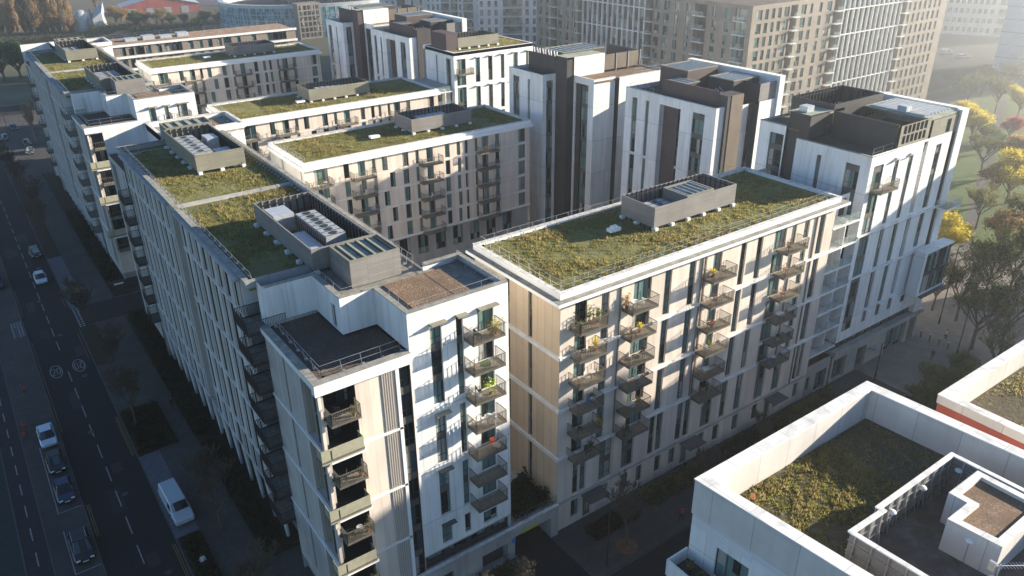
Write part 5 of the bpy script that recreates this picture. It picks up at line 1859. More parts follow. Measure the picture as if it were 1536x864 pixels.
# industrial sheds
def shed(label, x, y, w, d, h, hr, rz, wall, roof, fill=0):
    t = thing('industrial_shed', label, 'shed', (x, y, 0), None, rz)
    mb = MB()
    mb.prism([(-w / 2, 0), (0, 0), (w / 2, 0), (w / 2, d), (0, d), (-w / 2, d)], 0, [h, hr, h, h, hr, h])
    mb.build('wall', wall, t, (0, 0, 0))
    mb = MB()
    for s_ in (-1, 1):
        mb.quad((s_ * (w / 2 + .6), -.6, h + .05), (0, -.6, hr + .15), (0, d + .6, hr + .15), (s_ * (w / 2 + .6), d + .6, h + .05))
    mb.build('roof', roof, t, (0, 0, 0))
    mb = MB()
    for k in range(4):
        mb.box(-w / 2 + 4 + k * w / 4.5, -w / 2 + 8 + k * w / 4.5, -.12, -.002, 0, 3.6)
    mb.build('loading_door', PALEMET, t, (0, 0, 0))


shed('red-walled shed with a pale gabled roof beyond the trees at the top left', 74, 455, 42, 20, 4.6, 9.5, R(-8), RED, PALEMET)
shed('big grey-roofed warehouse cut by the top edge, right of the red shed', 128, 470, 62, 40, 8.5, 12, R(-20), PALEMET, plain('grey_shed_roof', (.33, .35, .38), .6))
shed('low blue-grey shed cut by the top edge, between the red shed and the warehouse', 98, 490, 14, 20, 8, 10, R(-8), PALEMET, plain('blue_shed_roof', (.2, .3, .4), .5))
p = gp(127, 46)
t = thing('silo', 'rounded silver silo among the trees at the top left', 'silo', (p.x, p.y, 0))
mb = MB()
mb.cyl(p.x, p.y, 0, 6, 4.0, 0, 20)
for k in range(4):
    a0, a1 = k * math.pi / 8, (k + 1) * math.pi / 8
    mb.bar((p.x, p.y, 6 + 4 * math.sin(a0)), (p.x, p.y, 6 + 4 * math.sin(a1)), (4 * math.cos(a0), max(.05, 4 * math.cos(a1))), 0, 20)
mb.build('tank', PALEMET, t)
mb = MB()
mb.bar((p.x + 4.2, p.y, 0), (p.x + 4.2, p.y, 10), .25)
mb.build('ladder', DMETAL, t)
p = gp(150, 46)
t = thing('hopper', 'white stepped conveyor hopper beside the silver silo', 'hopper', (p.x, p.y, 0))
mb = MB()
mb.prism([(p.x - 2.5, p.y - 3), (p.x + 2, p.y - 3), (p.x + 4.5, p.y + 3), (p.x, p.y + 3)], 2, [6, 9, 13, 10])
mb.build('chute', PALEMET, t)
mb = MB()
for a, b_ in ((-1.5, -2), (1.5, -2), (3, 2), (0, 2)):
    mb.bar((p.x + a, p.y + b_, 0), (p.x + a, p.y + b_, 2.2), .25)
mb.build('legs', DMETAL, t)

# ================================================================== ground
mb = MB()
mb.quad((-1500, -1500, -.08), (2500, -1500, -.08), (2500, 3500, -.08), (-1500, 3500, -.08))
struct('ground', mb, EARTH)


def sheet(name, mat, x0, x1, y0, y1, z0, z1=None):
    mb = MB()
    if z1 is None:
        mb.quad((x0, y0, z0), (x1, y0, z0), (x1, y1, z0), (x0, y1, z0))
    else:
        mb.box(x0, x1, y0, y1, z0, z1)
    return struct(name, mb, mat)


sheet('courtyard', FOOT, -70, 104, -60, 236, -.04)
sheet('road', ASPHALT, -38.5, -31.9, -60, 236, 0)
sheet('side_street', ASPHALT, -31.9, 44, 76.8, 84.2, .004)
sheet('south_street', ASPHALT, -31.9, 56, -15.5, -7.6, .004)
sheet('crossing_road', ASPHALT, -120, -19, 236, 250, .0)
# west side: footway, cycle track, verge
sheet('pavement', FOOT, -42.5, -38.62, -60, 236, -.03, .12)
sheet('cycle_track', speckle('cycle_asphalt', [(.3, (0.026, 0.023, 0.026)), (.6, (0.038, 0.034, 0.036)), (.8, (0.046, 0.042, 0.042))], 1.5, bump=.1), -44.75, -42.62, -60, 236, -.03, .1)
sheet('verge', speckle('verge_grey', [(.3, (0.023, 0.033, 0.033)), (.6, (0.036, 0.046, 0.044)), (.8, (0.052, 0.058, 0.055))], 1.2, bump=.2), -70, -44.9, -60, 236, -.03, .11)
mb = MB()
mb.box(-38.62, -38.5, -60, 236, -.03, .135)
mb.box(-42.62, -42.5, -60, 236, -.03, .13)
mb.box(-44.9, -44.75, -60, 236, -.03, .13)
for (y0, y1) in ((-60, -15.6), (-7.5, 75.5), (85.6, 236)):
    mb.box(-31.9, -31.76, y0, y1, -.03, .13)
mb.box(-30, 56, -7.6, -7.48, -.03, .13)
mb.box(-30, 60, -15.62, -15.5, -.03, .13)
mb.box(-30.5, -9, 76.68, 76.8, -.03, .13)
mb.box(-29.5, -9, 84.2, 84.32, -.03, .13)
struct('kerb', mb, KERB)
# east side: parking bays, beds and footpath
sheet('pavement_east', FOOT, -29.5, -25.3, -7.4, 76.6, -.03, .12)
sheet('pavement_east', FOOT, -29.5, -25.3, 84.4, 236, -.03, .12)
for (y0, y1, mat) in ((-7.4, 21.9, 'b'), (21.9, 38.2, 'p'), (38.2, 49.0, 'b'), (49.0, 63, 'f'), (63, 76.6, 'b'), (84.4, 89.9, 'w'), (89.9, 92.6, 'g'), (92.6, 108.5, 'p'), (108.5, 236, 'b')):
    m = {'b': SOIL, 'p': PALEP, 'f': FOOT, 'w': PALEP, 'g': LAWN}[mat]
    sheet('planting_bed' if mat in 'bg' else 'parking_bay', m, -31.76, -29.5, y0, y1, -.03, .121 if mat != 'b' else .17)
sheet('planting_bed', SOIL, -29.45, -27.2, 38.4, 48.9, .1, .18)
for (y0, y1) in ((14, 76.4), (85, 165)):
    sheet('garden_strip', SOIL, -25.2, -21.4, y0, y1, -.03, .2)
sheet('south_pavement', FOOT, -29.4, 66, -7.4, -.45, -.03, .12)
sheet('south_pavement', FOOT, -29.4, 100, -18.7, -15.65, -.03, .12)
sheet('ramp', ASPHALT, -5.2, -1.0, -7.45, 8, .13)
sheet('plaza', PLAZA, 52, 104, -15.5, 16, .02, .14)
sheet('lane', PAVE, -9.2, 40, 16, 58, .0, .1)
sheet('park_lawn', LAWN, 82, 420, 3.5, 74, .02, .1)
sheet('park_lawn', LAWN, 105, 420, -60, 3.4, .02, .1)
for (a, b_, w) in (((84, 3.0), (300, 3.0), 3), ((100, 10), (230, 64), 2.2), ((160, 52), (240, 10), 2.0), ((190, 73), (420, 73), 6)):
    a, b_ = Vector((*a, .104)), Vector((*b_, .104))
    d = (b_ - a).normalized()
    nn = Vector((d.y, -d.x, 0)) * w / 2
    mb = MB()
    mb.quad(tuple(a - nn), tuple(b_ - nn), tuple(b_ + nn), tuple(a + nn))
    struct('path', mb, PAVE)
sheet('far_road', ASPHALT, 206, 420, 84, 100, -.01)
sheet('car_park', ASPHALT, 206, 420, 100, 220, -.02)
sheet('far_field', speckle('rough_grass', [(.3, (.05, .07, .03)), (.55, (.09, .11, .045)), (.8, (.15, .14, .07))], .15, bump=.3), -200, -25, 252, 330, -.02)
sheet('railway_bed', speckle('ballast', [(.3, (.05, .05, .055)), (.6, (.09, .085, .085)), (.8, (.13, .125, .12))], .6), -200, 60, 352, 384, -.01)
sheet('wooded_ground', speckle('leaf_litter', [(.3, (.05, .045, .025)), (.55, (.1, .085, .045)), (.8, (.15, .12, .07))], .3), -200, 400, 386, 800, -.02)

# markings
mb = MB()
y = -30
while y < 225:
    if not 63 < y < 67.5:
        mb.quad((-35.3, y, .006), (-35.18, y, .006), (-35.18, y + 3.1, .006), (-35.3, y + 3.1, .006))
    y += 5.05
y = -20
while y < 150:
    mb.quad((-43.76, y, .106), (-43.64, y, .106), (-43.64, y + 2.2, .106), (-43.76, y + 2.2, .106))
    y += 4.2
for yy in (33.15, 36.6, 41.3, 46.6, 22.8):
    mb.quad((-41, yy, .126), (-38.7, yy, .126), (-38.7, yy + .1, .126), (-41, yy + .1, .126))
mb.quad((-41, 33.2, .1265), (-40.9, 33.2, .1265), (-40.9, 47, .1265), (-41, 47, .1265))
mb.quad((-41, 22.8, .1265), (-40.9, 22.8, .1265), (-40.9, 30, .1265), (-41, 30, .1265))
for k in range(10):
    for x in (-31.6, -31.1):
        y = 76.9 + k * .78
        mb.quad((x, y, .01), (x + .3, y, .01), (x + .3, y + .45, .01), (x, y + .45, .01))
struct('road_markings', mb, MARK)
mb = MB()
for (x, ya, yb) in ((-38.3, 27.3, 33.1), (-38.1, 27.3, 33.1), (-32.35, 5, 21.5), (-32.15, 5, 21.5), (-32.35, 39, 48.5), (-32.15, 39, 48.5), (-38.3, 49, 76), (-38.3, 86, 97), (-32.3, 66, 75), (-32.3, 86, 92)):
    mb.quad((x, ya, .005), (x + .09, ya, .005), (x + .09, yb, .005), (x, yb, .005))
struct('yellow_lines', mb, YMARK)
mb = MB()   # tactile crossing patch
mb.quad((-40.3, 78.5, .125), (-38.65, 78.5, .125), (-38.65, 84.5, .125), (-40.3, 84.5, .125))
struct('tactile_paving', mb, BLACK)
mb = MB()
for i in range(4):
    for k in range(9):
        if i in (0, 3) or k > 5 or i == 2:
            mb.box(-40.2 + i * .4, -40.0 + i * .4, 78.8 + k * .62, 79.1 + k * .62, .126, .14)
struct('tactile_studs', mb, MARK)


def ring_mark(x, y, rx, ry, w, up):
    mb = MB()
    for k in range(40):
        a0, a1 = 2 * math.pi * k / 40, 2 * math.pi * (k + 1) / 40
        mb.quad((x + rx * math.cos(a0), y + ry * math.sin(a0), .009), (x + rx * math.cos(a1), y + ry * math.sin(a1), .009),
                (x + (rx - w) * math.cos(a1), y + (ry - w * 1.6) * math.sin(a1), .009), (x + (rx - w) * math.cos(a0), y + (ry - w * 1.6) * math.sin(a0), .009))
    # numerals 2 and 0 as painted strokes
    def stroke(pts, c, s):
        for (a, b_) in zip(pts[:-1], pts[1:]):
            a = Vector((x + s * (c + a[0] * .25), y + s * a[1] * 1.0, .009))
            b2 = Vector((x + s * (c + b_[0] * .25), y + s * b_[1] * 1.0, .009))
            d = b2 - a
            if d.length < 1e-5:
                continue
            nn = Vector((d.y, -d.x, 0)).normalized() * .05
            e = d.normalized() * .03
            mb.quad(tuple(a - nn - e), tuple(b2 - nn + e), tuple(b2 + nn + e), tuple(a + nn - e))
    s = up
    two = [(-.8, .55), (-.6, .85), (0, 1.0), (.6, .85), (.8, .5), (.5, .05), (-.3, -.5), (-.8, -.95), (.8, -.95)]
    zero = [(.8 * math.cos(t), 1.0 * math.sin(t)) for t in [2 * math.pi * k / 16 for k in range(17)]]
    stroke(two, -.29, s)
    stroke(zero, .29, s)
    struct('speed_marking', mb, MARK)


ring_mark(-36.6, 64.9, .78, 1.95, .12, 1)
ring_mark(-33.75, 64.9, .78, 1.95, .12, -1)

# ================================================================== vehicles
CARP = {}


def paint(name, col, metal=.2):
    if name not in CARP:
        CARP[name] = plain(name, col, .25, metal, .6)
    return CARP[name]


def loft(mb, secs, m=0):
    """secs: list of (y, [(x,z)...]) closed rings with the same count"""
    i0 = len(mb.v)
    n = len(secs[0][1])
    for y, r in secs:
        mb.v += [(x, y, z) for x, z in r]
    for a in range(len(secs) - 1):
        for k in range(n):
            j = (k + 1) % n
            mb.f.append((i0 + a * n + k, i0 + a * n + j, i0 + (a + 1) * n + j, i0 + (a + 1) * n + k))
            mb.mi.append(m)
    mb.f.append(tuple(i0 + k for k in range(n)))
    mb.f.append(tuple(i0 + (len(secs) - 1) * n + k for k in range(n))[::-1])
    mb.mi += [m, m]


def ringc(w, z0, z1, wt=None, c=.1):
    wt = w if wt is None else wt
    return [(-w + c, z0), (w - c, z0), (w, z0 + c), (wt, z1 - c), (wt - c, z1), (-wt + c, z1), (-wt, z1 - c), (-w, z0 + c)]


def car(name, label, cat, x, y, rz, pm, L=4.4, W=1.8, Hh=1.45, kind='car', group='vehicles parked along the road', lamps=False):
    """nose towards local -y"""
    t = thing(name, label, cat, (x, y, .125 if x < -38.6 or -31.8 < x < -25 else .0), group, rz)
    h = L / 2
    w = W / 2
    mb = MB()
    if kind == 'van':
        loft(mb, [(-h, ringc(w - .12, .35, .75)), (-h + .12, ringc(w - .03, .3, 1.0)), (-h + .95, ringc(w, .28, 1.25)), (-h + 1.0, ringc(w, .28, 1.27)), (h - .05, ringc(w, .28, 1.3)), (h, ringc(w - .05, .35, 1.25))])
        cab = [(-h + .85, ringc(w - .06, 1.1, 1.32, w - .1)), (-h + 1.75, ringc(w - .02, 1.1, Hh - .08, w - .16)), (-h + 2.2, ringc(w - .02, 1.1, Hh, w - .14)), (h - .12, ringc(w - .02, 1.1, Hh, w - .14)), (h - .03, ringc(w - .04, 1.1, Hh - .12, w - .16))]
    else:
        loft(mb, [(-h, ringc(w - .18, .38, .62)), (-h + .18, ringc(w - .04, .28, .74)), (-h + 1.1, ringc(w, .24, .86)), (h - 1.2, ringc(w, .24, .92)), (h - .15, ringc(w - .05, .28, .88)), (h, ringc(w - .16, .4, .78))])
        ro = h - .35 if kind != 'saloon' else h - .8
        cab = [(-h + 1.0, ringc(w - .1, .72, .88, w - .12)), (-h + 1.75, ringc(w - .06, .72, Hh - .06, w - .24)), (-h + 2.1, ringc(w - .06, .72, Hh, w - .25)), (ro - .6, ringc(w - .06, .72, Hh - .02, w - .26)), (ro, ringc(w - .1, .72, .95 if kind == 'saloon' else 1.1, w - .2))]
    mb.build('body', pm, t, (0, 0, 0))
    m2 = MB()
    loft(m2, cab)
    m2.build('cabin', GLASSD if kind != 'van' else pm, t, (0, 0, 0))
    mb = MB()
    if kind == 'van':
        mb.quad((-w + .16, -h + .95, 1.44), (w - .16, -h + .95, 1.44), (w - .24, -h + 1.7, Hh - .08), (-w + .24, -h + 1.7, Hh - .08))
        for s in (-1, 1):
            mb.quad((s * (w - .005), -h + 1.5, 1.3), (s * (w - .005), -h + 2.5, 1.3), (s * (w - .1), -h + 2.45, Hh - .25), (s * (w - .1), -h + 1.85, Hh - .25))
        mb.build('windscreen', GLASSD, t, (0, 0, 0))
    else:
        y0, y1 = -h + 1.95, ro - .55
        mb.box(-w + .27, w - .27, y0, y1, Hh - .02, Hh + .012)
        for s in (-1, 1):
            for yy in (-h + 1.9, (y0 + y1) / 2 + .1, ro - .55):
                mb.bar((s * (w - .05), yy - .1, .85), (s * (w - .25), yy, Hh - .03), .04)
        mb.build('roof_panel', pm, t, (0, 0, 0))
    for sx in (-1, 1):
        for yy in (-h + .85, h - .85):
            mb = MB()
            mb.bar((sx * (w - .2), yy, .33), (sx * (w + .01), yy, .33), .33, 0, 16)
            o = mb.build('wheel', BLACK, t, (0, 0, 0))
            mb = MB()
            mb.bar((sx * (w + .011), yy, .33), (sx * (w + .02), yy, .33), .2, 0, 10)
            mb.build('rim', GALV, o, (0, 0, 0))
        mb = MB()
        mb.box(sx * (w - .5), sx * (w - .16), -h + .02, -h + .14, .55, .72)
        mb.build('headlight', TRIM, t, (0, 0, 0))
        mb = MB()
        mb.box(sx * (w - .4), sx * (w - .12), h - .1, h - .02, .6, .78)
        mb.build('tail_light', REDM, t, (0, 0, 0))
        mb = MB()
        mb.box(sx * (w + .02), sx * (w + .16), -h + 1.35, -h + 1.5, .9, 1.02)
        mb.build('mirror', BLACK, t, (0, 0, 0))
    if kind == 'suv':
        mb = MB()
        for s in (-1, 1):
            mb.bar((s * (w - .3), -h + 2.1, Hh + .07), (s * (w - .3), h - 1.0, Hh + .07), .025)
        mb.build('roof_rails', GALV, t, (0, 0, 0))
    mb = MB()
    mb.box(-.26, .26, -h - .015, -h - .002, .42, .53)
    mb.build('number_plate', plain('plate', (.7, .7, .6), .6), t, (0, 0, 0))
    return t


SIL, BLK, DGR, WHT, NAV = paint('silver_paint', (.55, .62, .68)), paint('black_paint', (.012, .012, .014)), paint('dark_grey_paint', (.05, .052, .06)), paint('white_paint', (.42, .46, .49), 0), paint('navy_paint', (.02, .035, .08))
car('parked_car', 'silver blue saloon car parked on the left pavement, first of the row', 'car', -39.85, 48.4, 0, SIL, 4.7, kind='saloon')
car('parked_car', 'black hatchback parked right in front of the silver saloon', 'car', -39.8, 42.2, 0, BLK, 4.2)
car('parked_car', 'dark blue hatchback parked in the bay nearest the yellow lines', 'car', -39.8, 36.2, 0, NAV, 4.2)
car('parked_car', 'black estate car with silver roof rails, alone in the lowest bay on the left', 'car', -39.8, 26.0, 0, BLK, 4.8, 1.9, 1.6, 'suv')
car('parked_van', 'white panel van parked in the pale bay on the right of the road', 'van', -30.5, 26.3, R(2), WHT, 5.9, 2.0, 2.1, 'van')
car('moving_car', 'silver car with headlights on, driving towards the view on the main road', 'car', -34.0, 99.0, 0, SIL, 4.3)
car('moving_car', 'dark car in the right lane, next beyond the oncoming silver one', 'car', -33.2, 112, 0, BLK, 4.4)
car('parked_van', 'blue van at the very left edge beside the side street junction', 'van', -40.4, 101.5, 0, NAV, 5.6, 2.0, 2.1, 'van')
for (x, y, m, lab) in ((-34.2, 172, DGR, 'dark grey car far up the main road at the left edge'), (-28.9, 205, DGR, 'dark grey car waiting at the far crossing'),
                       (-25.6, 216, BLK, 'black car at the far crossing, left of the tan bare tree'), (-25.0, 187, DGR, 'small grey car parked under the tan bare tree'),
                       (-24.6, 196, BLK, 'black car parked behind the small grey one by the bare tree')):
    car('parked_car', lab, 'car', x, y, R(random.uniform(-12, 12)), m, 4.3)
for (px, py, m, lab) in ((1418, 82, WHT, 'white van in the hazy car park at the top right'), (1443, 87, SIL, 'silver car right of the white van in the hazy car park')):
    p = gp(px, py)
    car('parked_van' if m is WHT else 'parked_car', lab, 'van' if m is WHT else 'car', p.x, p.y, R(70), m, 5.4, 2, 2.3 if m is WHT else 1.5, 'van' if m is WHT else 'car', 'vehicles in the hazy car park')


def bike(label, x, y, rz):
    t = thing('rental_bicycle', label, 'bicycle', (x, y, .125), 'red bicycles on the left pavement', rz)
    for yy, r in ((-.52, .33), (.52, .33)):
        mb = MB()
        for k in range(14):
            a0, a1 = 2 * math.pi * k / 14, 2 * math.pi * (k + 1) / 14
            mb.bar((0, yy + r * math.cos(a0), .34 + r * math.sin(a0)), (0, yy + r * math.cos(a1), .34 + r * math.sin(a1)), .035)
        mb.build('wheel', BLACK, t, (0, 0, 0))
    mb = MB()
    for a, b_ in (((0, -.52, .34), (0, -.38, .95)), ((0, -.42, .75), (0, 0, .32)), ((0, 0, .32), (0, .16, .85)), ((0, .12, .7), (0, .52, .34)), ((0, 0, .32), (0, .52, .34)), ((0, -.4, .78), (0, .1, .5))):
        mb.bar(a, b_, .05)
    mb.box(-.08, .08, -.1, .2, .28, .5)
    mb.build('frame', REDM, t, (0, 0, 0))
    mb = MB()
    mb.box(-.1, .1, .06, .32, .85, .92)
    mb.build('saddle', BLACK, t, (0, 0, 0))
    mb = MB()
    mb.bar((-.28, -.36, 1.0), (.28, -.36, 1.0), .03)
    mb.box(-.18, .18, -.75, -.45, .7, .92)
    mb.build('handlebar', REDM, t, (0, 0, 0))
    mb = MB()
    mb.box(-.07, .07, .3, .85, .66, .72)
    mb.build('mudguard', REDM, t, (0, 0, 0))


bike('red rental bicycle standing alone, farther one on the left pavement', -40.9, 61.8, R(10))
bike('red rental bicycle, upper of the two side by side left of the silver saloon', -41.9, 52.4, R(6))
bike('red rental bicycle, lower of the two side by side left of the silver saloon', -42.0, 50.4, R(-8))


def person(label, x, y, rz, top, low, hair, z=.12, h=1.72):
    t = thing('person', label, 'person', (x, y, z), None, rz)
    s = h / 1.72
    J = [((0, 0, .95), .13), ((0, 0, 1.15), .12), ((0, .01, 1.38), .145), ((0, 0, 1.47), .06), ((0, -.01, 1.56), .085), ((0, -.02, 1.66), .085),
         ((-.09, 0, .9), .1), ((-.11, -.12, .5), .065), ((-.11, -.02, .09), .045), ((-.11, -.16, .04), .04),
         ((.09, 0, .9), .1), ((.11, .08, .5), .065), ((.11, .26, .1), .045), ((.11, .14, .04), .04),
         ((-.18, 0, 1.4), .06), ((-.25, .05, 1.12), .042), ((-.23, -.08, .88), .032), ((-.22, -.12, .78), .03),
         ((.18, 0, 1.4), .06), ((.25, -.03, 1.12), .042), ((.24, -.16, .9), .032), ((.23, -.2, .8), .03)]
    E = [(0, 1), (1, 2), (2, 3), (3, 4), (4, 5), (0, 6), (6, 7), (7, 8), (8, 9), (0, 10), (10, 11), (11, 12), (12, 13), (2, 14), (14, 15), (15, 16), (16, 17), (2, 18), (18, 19), (19, 20), (20, 21)]
    me = bpy.data.meshes.new('body')
    me.from_pydata([tuple(c * s for c in p) for p, _ in J], E, [])
    nm_ = NT('person_clothes')
    sep = nm_.add('ShaderNodeSeparateXYZ')
    tc = nm_.add('ShaderNodeTexCoord')
    nm_.lk(tc.outputs['Object'], sep.inputs[0])
    c = nm_.mix(nm_.math('GREATER_THAN', sep.outputs[2], .93 * s), low, top)
    c = nm_.mix(nm_.math('GREATER_THAN', sep.outputs[2], 1.47 * s), c, (.4, .24, .17))
    nm_.fin(c, .8)
    me.materials.append(nm_.m)
    o = link(bpy.data.objects.new('body', me), t)
    o.modifiers.new('skin', 'SKIN')
    for i, (_, r_) in enumerate(J):
        me.skin_vertices[0].data[i].radius = (r_ * s, r_ * s)
    me.skin_vertices[0].data[0].use_root = True
    ss = o.modifiers.new('sub', 'SUBSURF')
    ss.levels = ss.render_levels = 1
    mb = MB()
    for k in range(4):
        a0, a1 = k * math.pi / 8, (k + 1) * math.pi / 8
        mb.bar((0, 0, (1.65 + .11 * math.sin(a0)) * s), (0, 0, (1.65 + .11 * math.sin(a1)) * s), (.105 * math.cos(a0), max(.01, .105 * math.cos(a1))), 0, 10)
    mb.build('hair', hair, t, (0, 0, 0))


HAIR = plain('dark_hair', (.02, .015, .012), .7)
person('person in a white top walking on the pavement near the bottom left', -30.6, 16.3, R(10), (.6, .62, .66), (.03, .03, .04), HAIR, .18)
person('person in black clothes walking along the footpath beside the hedge strip', -25.9, 46.0, R(5), (.015, .015, .018), (.02, .02, .025), HAIR)
person('person in dark clothes on the pavement by the far crossing, left edge', -33.5, 196, R(60), (.02, .02, .03), (.03, .03, .04), HAIR, 0)

# ================================================================== street furniture
def lamp_post(label, x, y, h, arm=1.2, rz=0, z=.12):
    t = thing('street_lamp', label, 'street lamp', (x, y, z), 'tall dark street lamps', rz)
    mb = MB()
    mb.bar((0, 0, 0), (0, 0, h), (.09, .06), 0, 8)
    mb.cyl(0, 0, 0, 1.0, .13, 0, 8)
    mb.build('pole', DMETAL, t, (0, 0, 0))
    mb = MB()
    mb.bar((0, 0, h - .05), (arm, 0, h + .1), .04)
    mb.build('arm', DMETAL, t, (0, 0, 0))
    mb = MB()
    mb.box(arm - .1, arm + .6, -.15, .15, h + .03, h + .16)
    mb.build('lamp_head', DMETAL, t, (0, 0, 0))


lamp_post('slim dark lamp post on the pavement left of the white roof-garden building', 1.1, -6.5, 7.0, .3)
lamp_post('dark lamp post in the plaza just behind the roof-garden parapet', 51.8, -3.1, 5.5, .9)
lamp_post('tallest dark lamp post, standing in the middle of the plaza', 73.3, -.2, 12.5, .5)
lamp_post('dark lamp post at the plaza edge nearest the red-walled building', 66.3, -6.5, 7.5, .6)
lamp_post('short dark post right of the plaza edge lamp', 67.6, -7.4, 4.0, .2)
lamp_post('dark lamp post at the far crossing, left edge of the view', -33.8, 200.5, 6, .6)
lamp_post('dark lamp post behind the far crossing beside the park', -27.5, 209, 6, .6)
for k in range(4):
    x, y = 67.3 - .05 * k, -.7 - 1.37 * k
    t = thing('bollard', 'dark bollard in the plaza, ' + ['nearest the tower', 'second from the tower', 'third from the tower', 'last of the row by the lamp posts'][k], 'bollard', (x, y, .14), 'row of bollards in the plaza')
    mb = MB()
    mb.bar((x, y, .14), (x, y, 1.2), (.1, .09), 0, 10)
    mb.build('shaft', DMETAL, t)
    mb = MB()
    mb.bar((x, y, 1.2), (x, y, 1.28), (.11, .05), 0, 10)
    mb.build('cap', GALV, t)
t = thing('entrance_sign', 'dark garden wall plate with a white name strip at the mouth of the side street', 'sign', (-23.2, 88.2, .1))
mb = MB()
mb.box(-25.2, -20.6, 87.3, 87.6, .1, 1.5)
mb.build('plate', DMETAL, t)
mb = MB()
mb.box(-24.5, -23.0, 87.27, 87.298, .9, 1.2)
mb.build('name_strip', TRIM, t)

# ================================================================== things on the balconies
def pot_plant(label, x, y, z, h=.9, r=.3, leaf=None, seed=0, pot=None):
    rg = np.random.default_rng(seed + 100)
    t = thing('potted_plant', label, 'plant', (x, y, z), None)
    mb = MB()
    mb.bar((0, 0, 0), (0, 0, .32), (.13, .18), 0, 10)
    mb.build('pot', pot or TERRA, t, (0, 0, 0))
    n = 160
    c = rg.normal(0, 1, (n, 3)) * [r * .5, r * .5, (h - .32) * .28] + [0, 0, .32 + (h - .32) * .55]
    v = (c[:, None, :] + rg.normal(0, .07, (n, 3, 3))).reshape(-1, 3)
    link(bpy.data.objects.new('foliage', np_mesh('foliage', v, np.arange(n * 3).reshape(n, 3), [leaf or L_GRN])), t)


def table(label, x, y, z, m=None, r=.35, h=.72):
    t = thing('garden_table', label, 'table', (x, y, z))
    mb = MB()
    mb.bar((0, 0, h - .04), (0, 0, h), r, 0, 14)
    mb.build('table_top', m or WOODM, t, (0, 0, 0))
    for k in range(4):
        a = k * math.pi / 2 + .7
        mb = MB()
        mb.bar((r * .8 * math.cos(a), r * .8 * math.sin(a), 0), (r * .5 * math.cos(a), r * .5 * math.sin(a), h - .04), .02)
        mb.build('leg', DMETAL, t, (0, 0, 0))


def chair(label, x, y, z, m=None, rz=0.):
    t = thing('garden_chair', label, 'chair', (x, y, z), None, rz)
    mb = MB()
    mb.box(-.24, .24, -.24, .24, .4, .46)
    mb.build('seat', m or WOODM, t, (0, 0, 0))
    mb = MB()
    for k in range(4):
        mb.box(-.22 + k * .12, -.14 + k * .12, .22, .26, .46, .92)
    mb.box(-.24, .24, .21, .27, .88, .95)
    mb.build('backrest', m or WOODM, t, (0, 0, 0))
    for sx in (-1, 1):
        for sy in (-1, 1):
            mb = MB()
            mb.bar((sx * .22, sy * .22, 0), (sx * .2, sy * .2, .42), .022)
            mb.build('leg', m or WOODM, t, (0, 0, 0))


L_ = [lev(n) for n in range(0, 11)]
# long block, first stack (x 1.2-4.2), second (7.5-10.7), third (18.5-21.8), fourth (30.3-33.6)
pot_plant('ball-shaped bush in a pot on the top balcony of the long block, left of two', 3.2, -.35, L_[8], 1.75, .38, L_GRN, 1)
pot_plant('smaller ball-shaped bush at the right end of the top balcony of the long block', 4.0, -.6, L_[8], 1.35, .36, L_GRN, 2)
pot_plant('pale grassy plant at the left end of the top left balcony of the long block', 1.45, -1.1, L_[8], 1.2, .3, L_OLV, 3)
table('round table with a dark cloth on the top left balcony of the long block', 2.0, -.9, L_[8], BLACK)
chair('brown chair behind the bushes on the top left balcony of the long block', 2.9, -1.0, L_[8], WOODM, R(-90))
chair('left white metal chair on the top balcony of the second stack', 8.1, -.8, L_[8], TRIM, R(90))
chair('right white metal chair on the top balcony of the second stack', 9.1, -.9, L_[8], TRIM, R(-90))
table('round table with a white top on the top balcony of the second stack', 8.6, -.5, L_[8], TRIM)
pot_plant('dry feathery plant on the top balcony of the second stack', 7.8, -.3, L_[8], 1.5, .25, L_BRN, 4)
chair('brown wicker armchair on the second balcony down of the second stack', 8.3, -.9, L_[7], WOODM, R(60))
pot_plant('bright green plant beside the wicker armchair on the second stack', 9.4, -.6, L_[7], .9, .25, L_YEL, 5)
table('low dark table on the third balcony down of the second stack', 8.8, -.9, L_[6], BLACK, .4, .5)
chair('dark chair on the third balcony down of the second stack', 9.8, -.7, L_[6], BLACK, R(-70))
table('table under a cream cloth on the fifth balcony down of the second stack', 8.6, -.9, L_[4], CREAM, .5)
chair('tan chair right of the cream-clothed table on the second stack', 9.6, -.7, L_[4], WOODM, R(-80))
table('small pale table on the fourth balcony down of the second stack', 9.3, -.8, L_[5], TRIM)
pot_plant('red flowering plant on the second balcony down of the third stack', 19.8, -.8, L_[6], .8, .25, L_RED, 6)
table('small table with the red flowers nearby on the third stack', 19.2, -1.0, L_[6], BLACK)
table('pale blue covered table low on the third stack', 19.7, -.8, L_[4], plain('pale_blue_cloth', (.3, .5, .55), .8), .45)
chair('red chair on the third balcony down of the fourth stack', 31.5, -.8, L_[6], REDM, R(30))
chair('brown chair on the top balcony of the fourth stack', 31.2, -.9, L_[8], WOODM, R(-30))
table('small wooden table on the second balcony down of the fourth stack', 31.3, -.8, L_[7], WOODM)
table('covered white barbecue-shaped table on the fourth balcony down of the fourth stack', 31.6, -.8, L_[5], TRIM, .55)
pot_plant('round white pot plant on the fifth balcony down of the fourth stack', 31.9, -.8, L_[4], .7, .2, L_OLV, 7, TRIM)
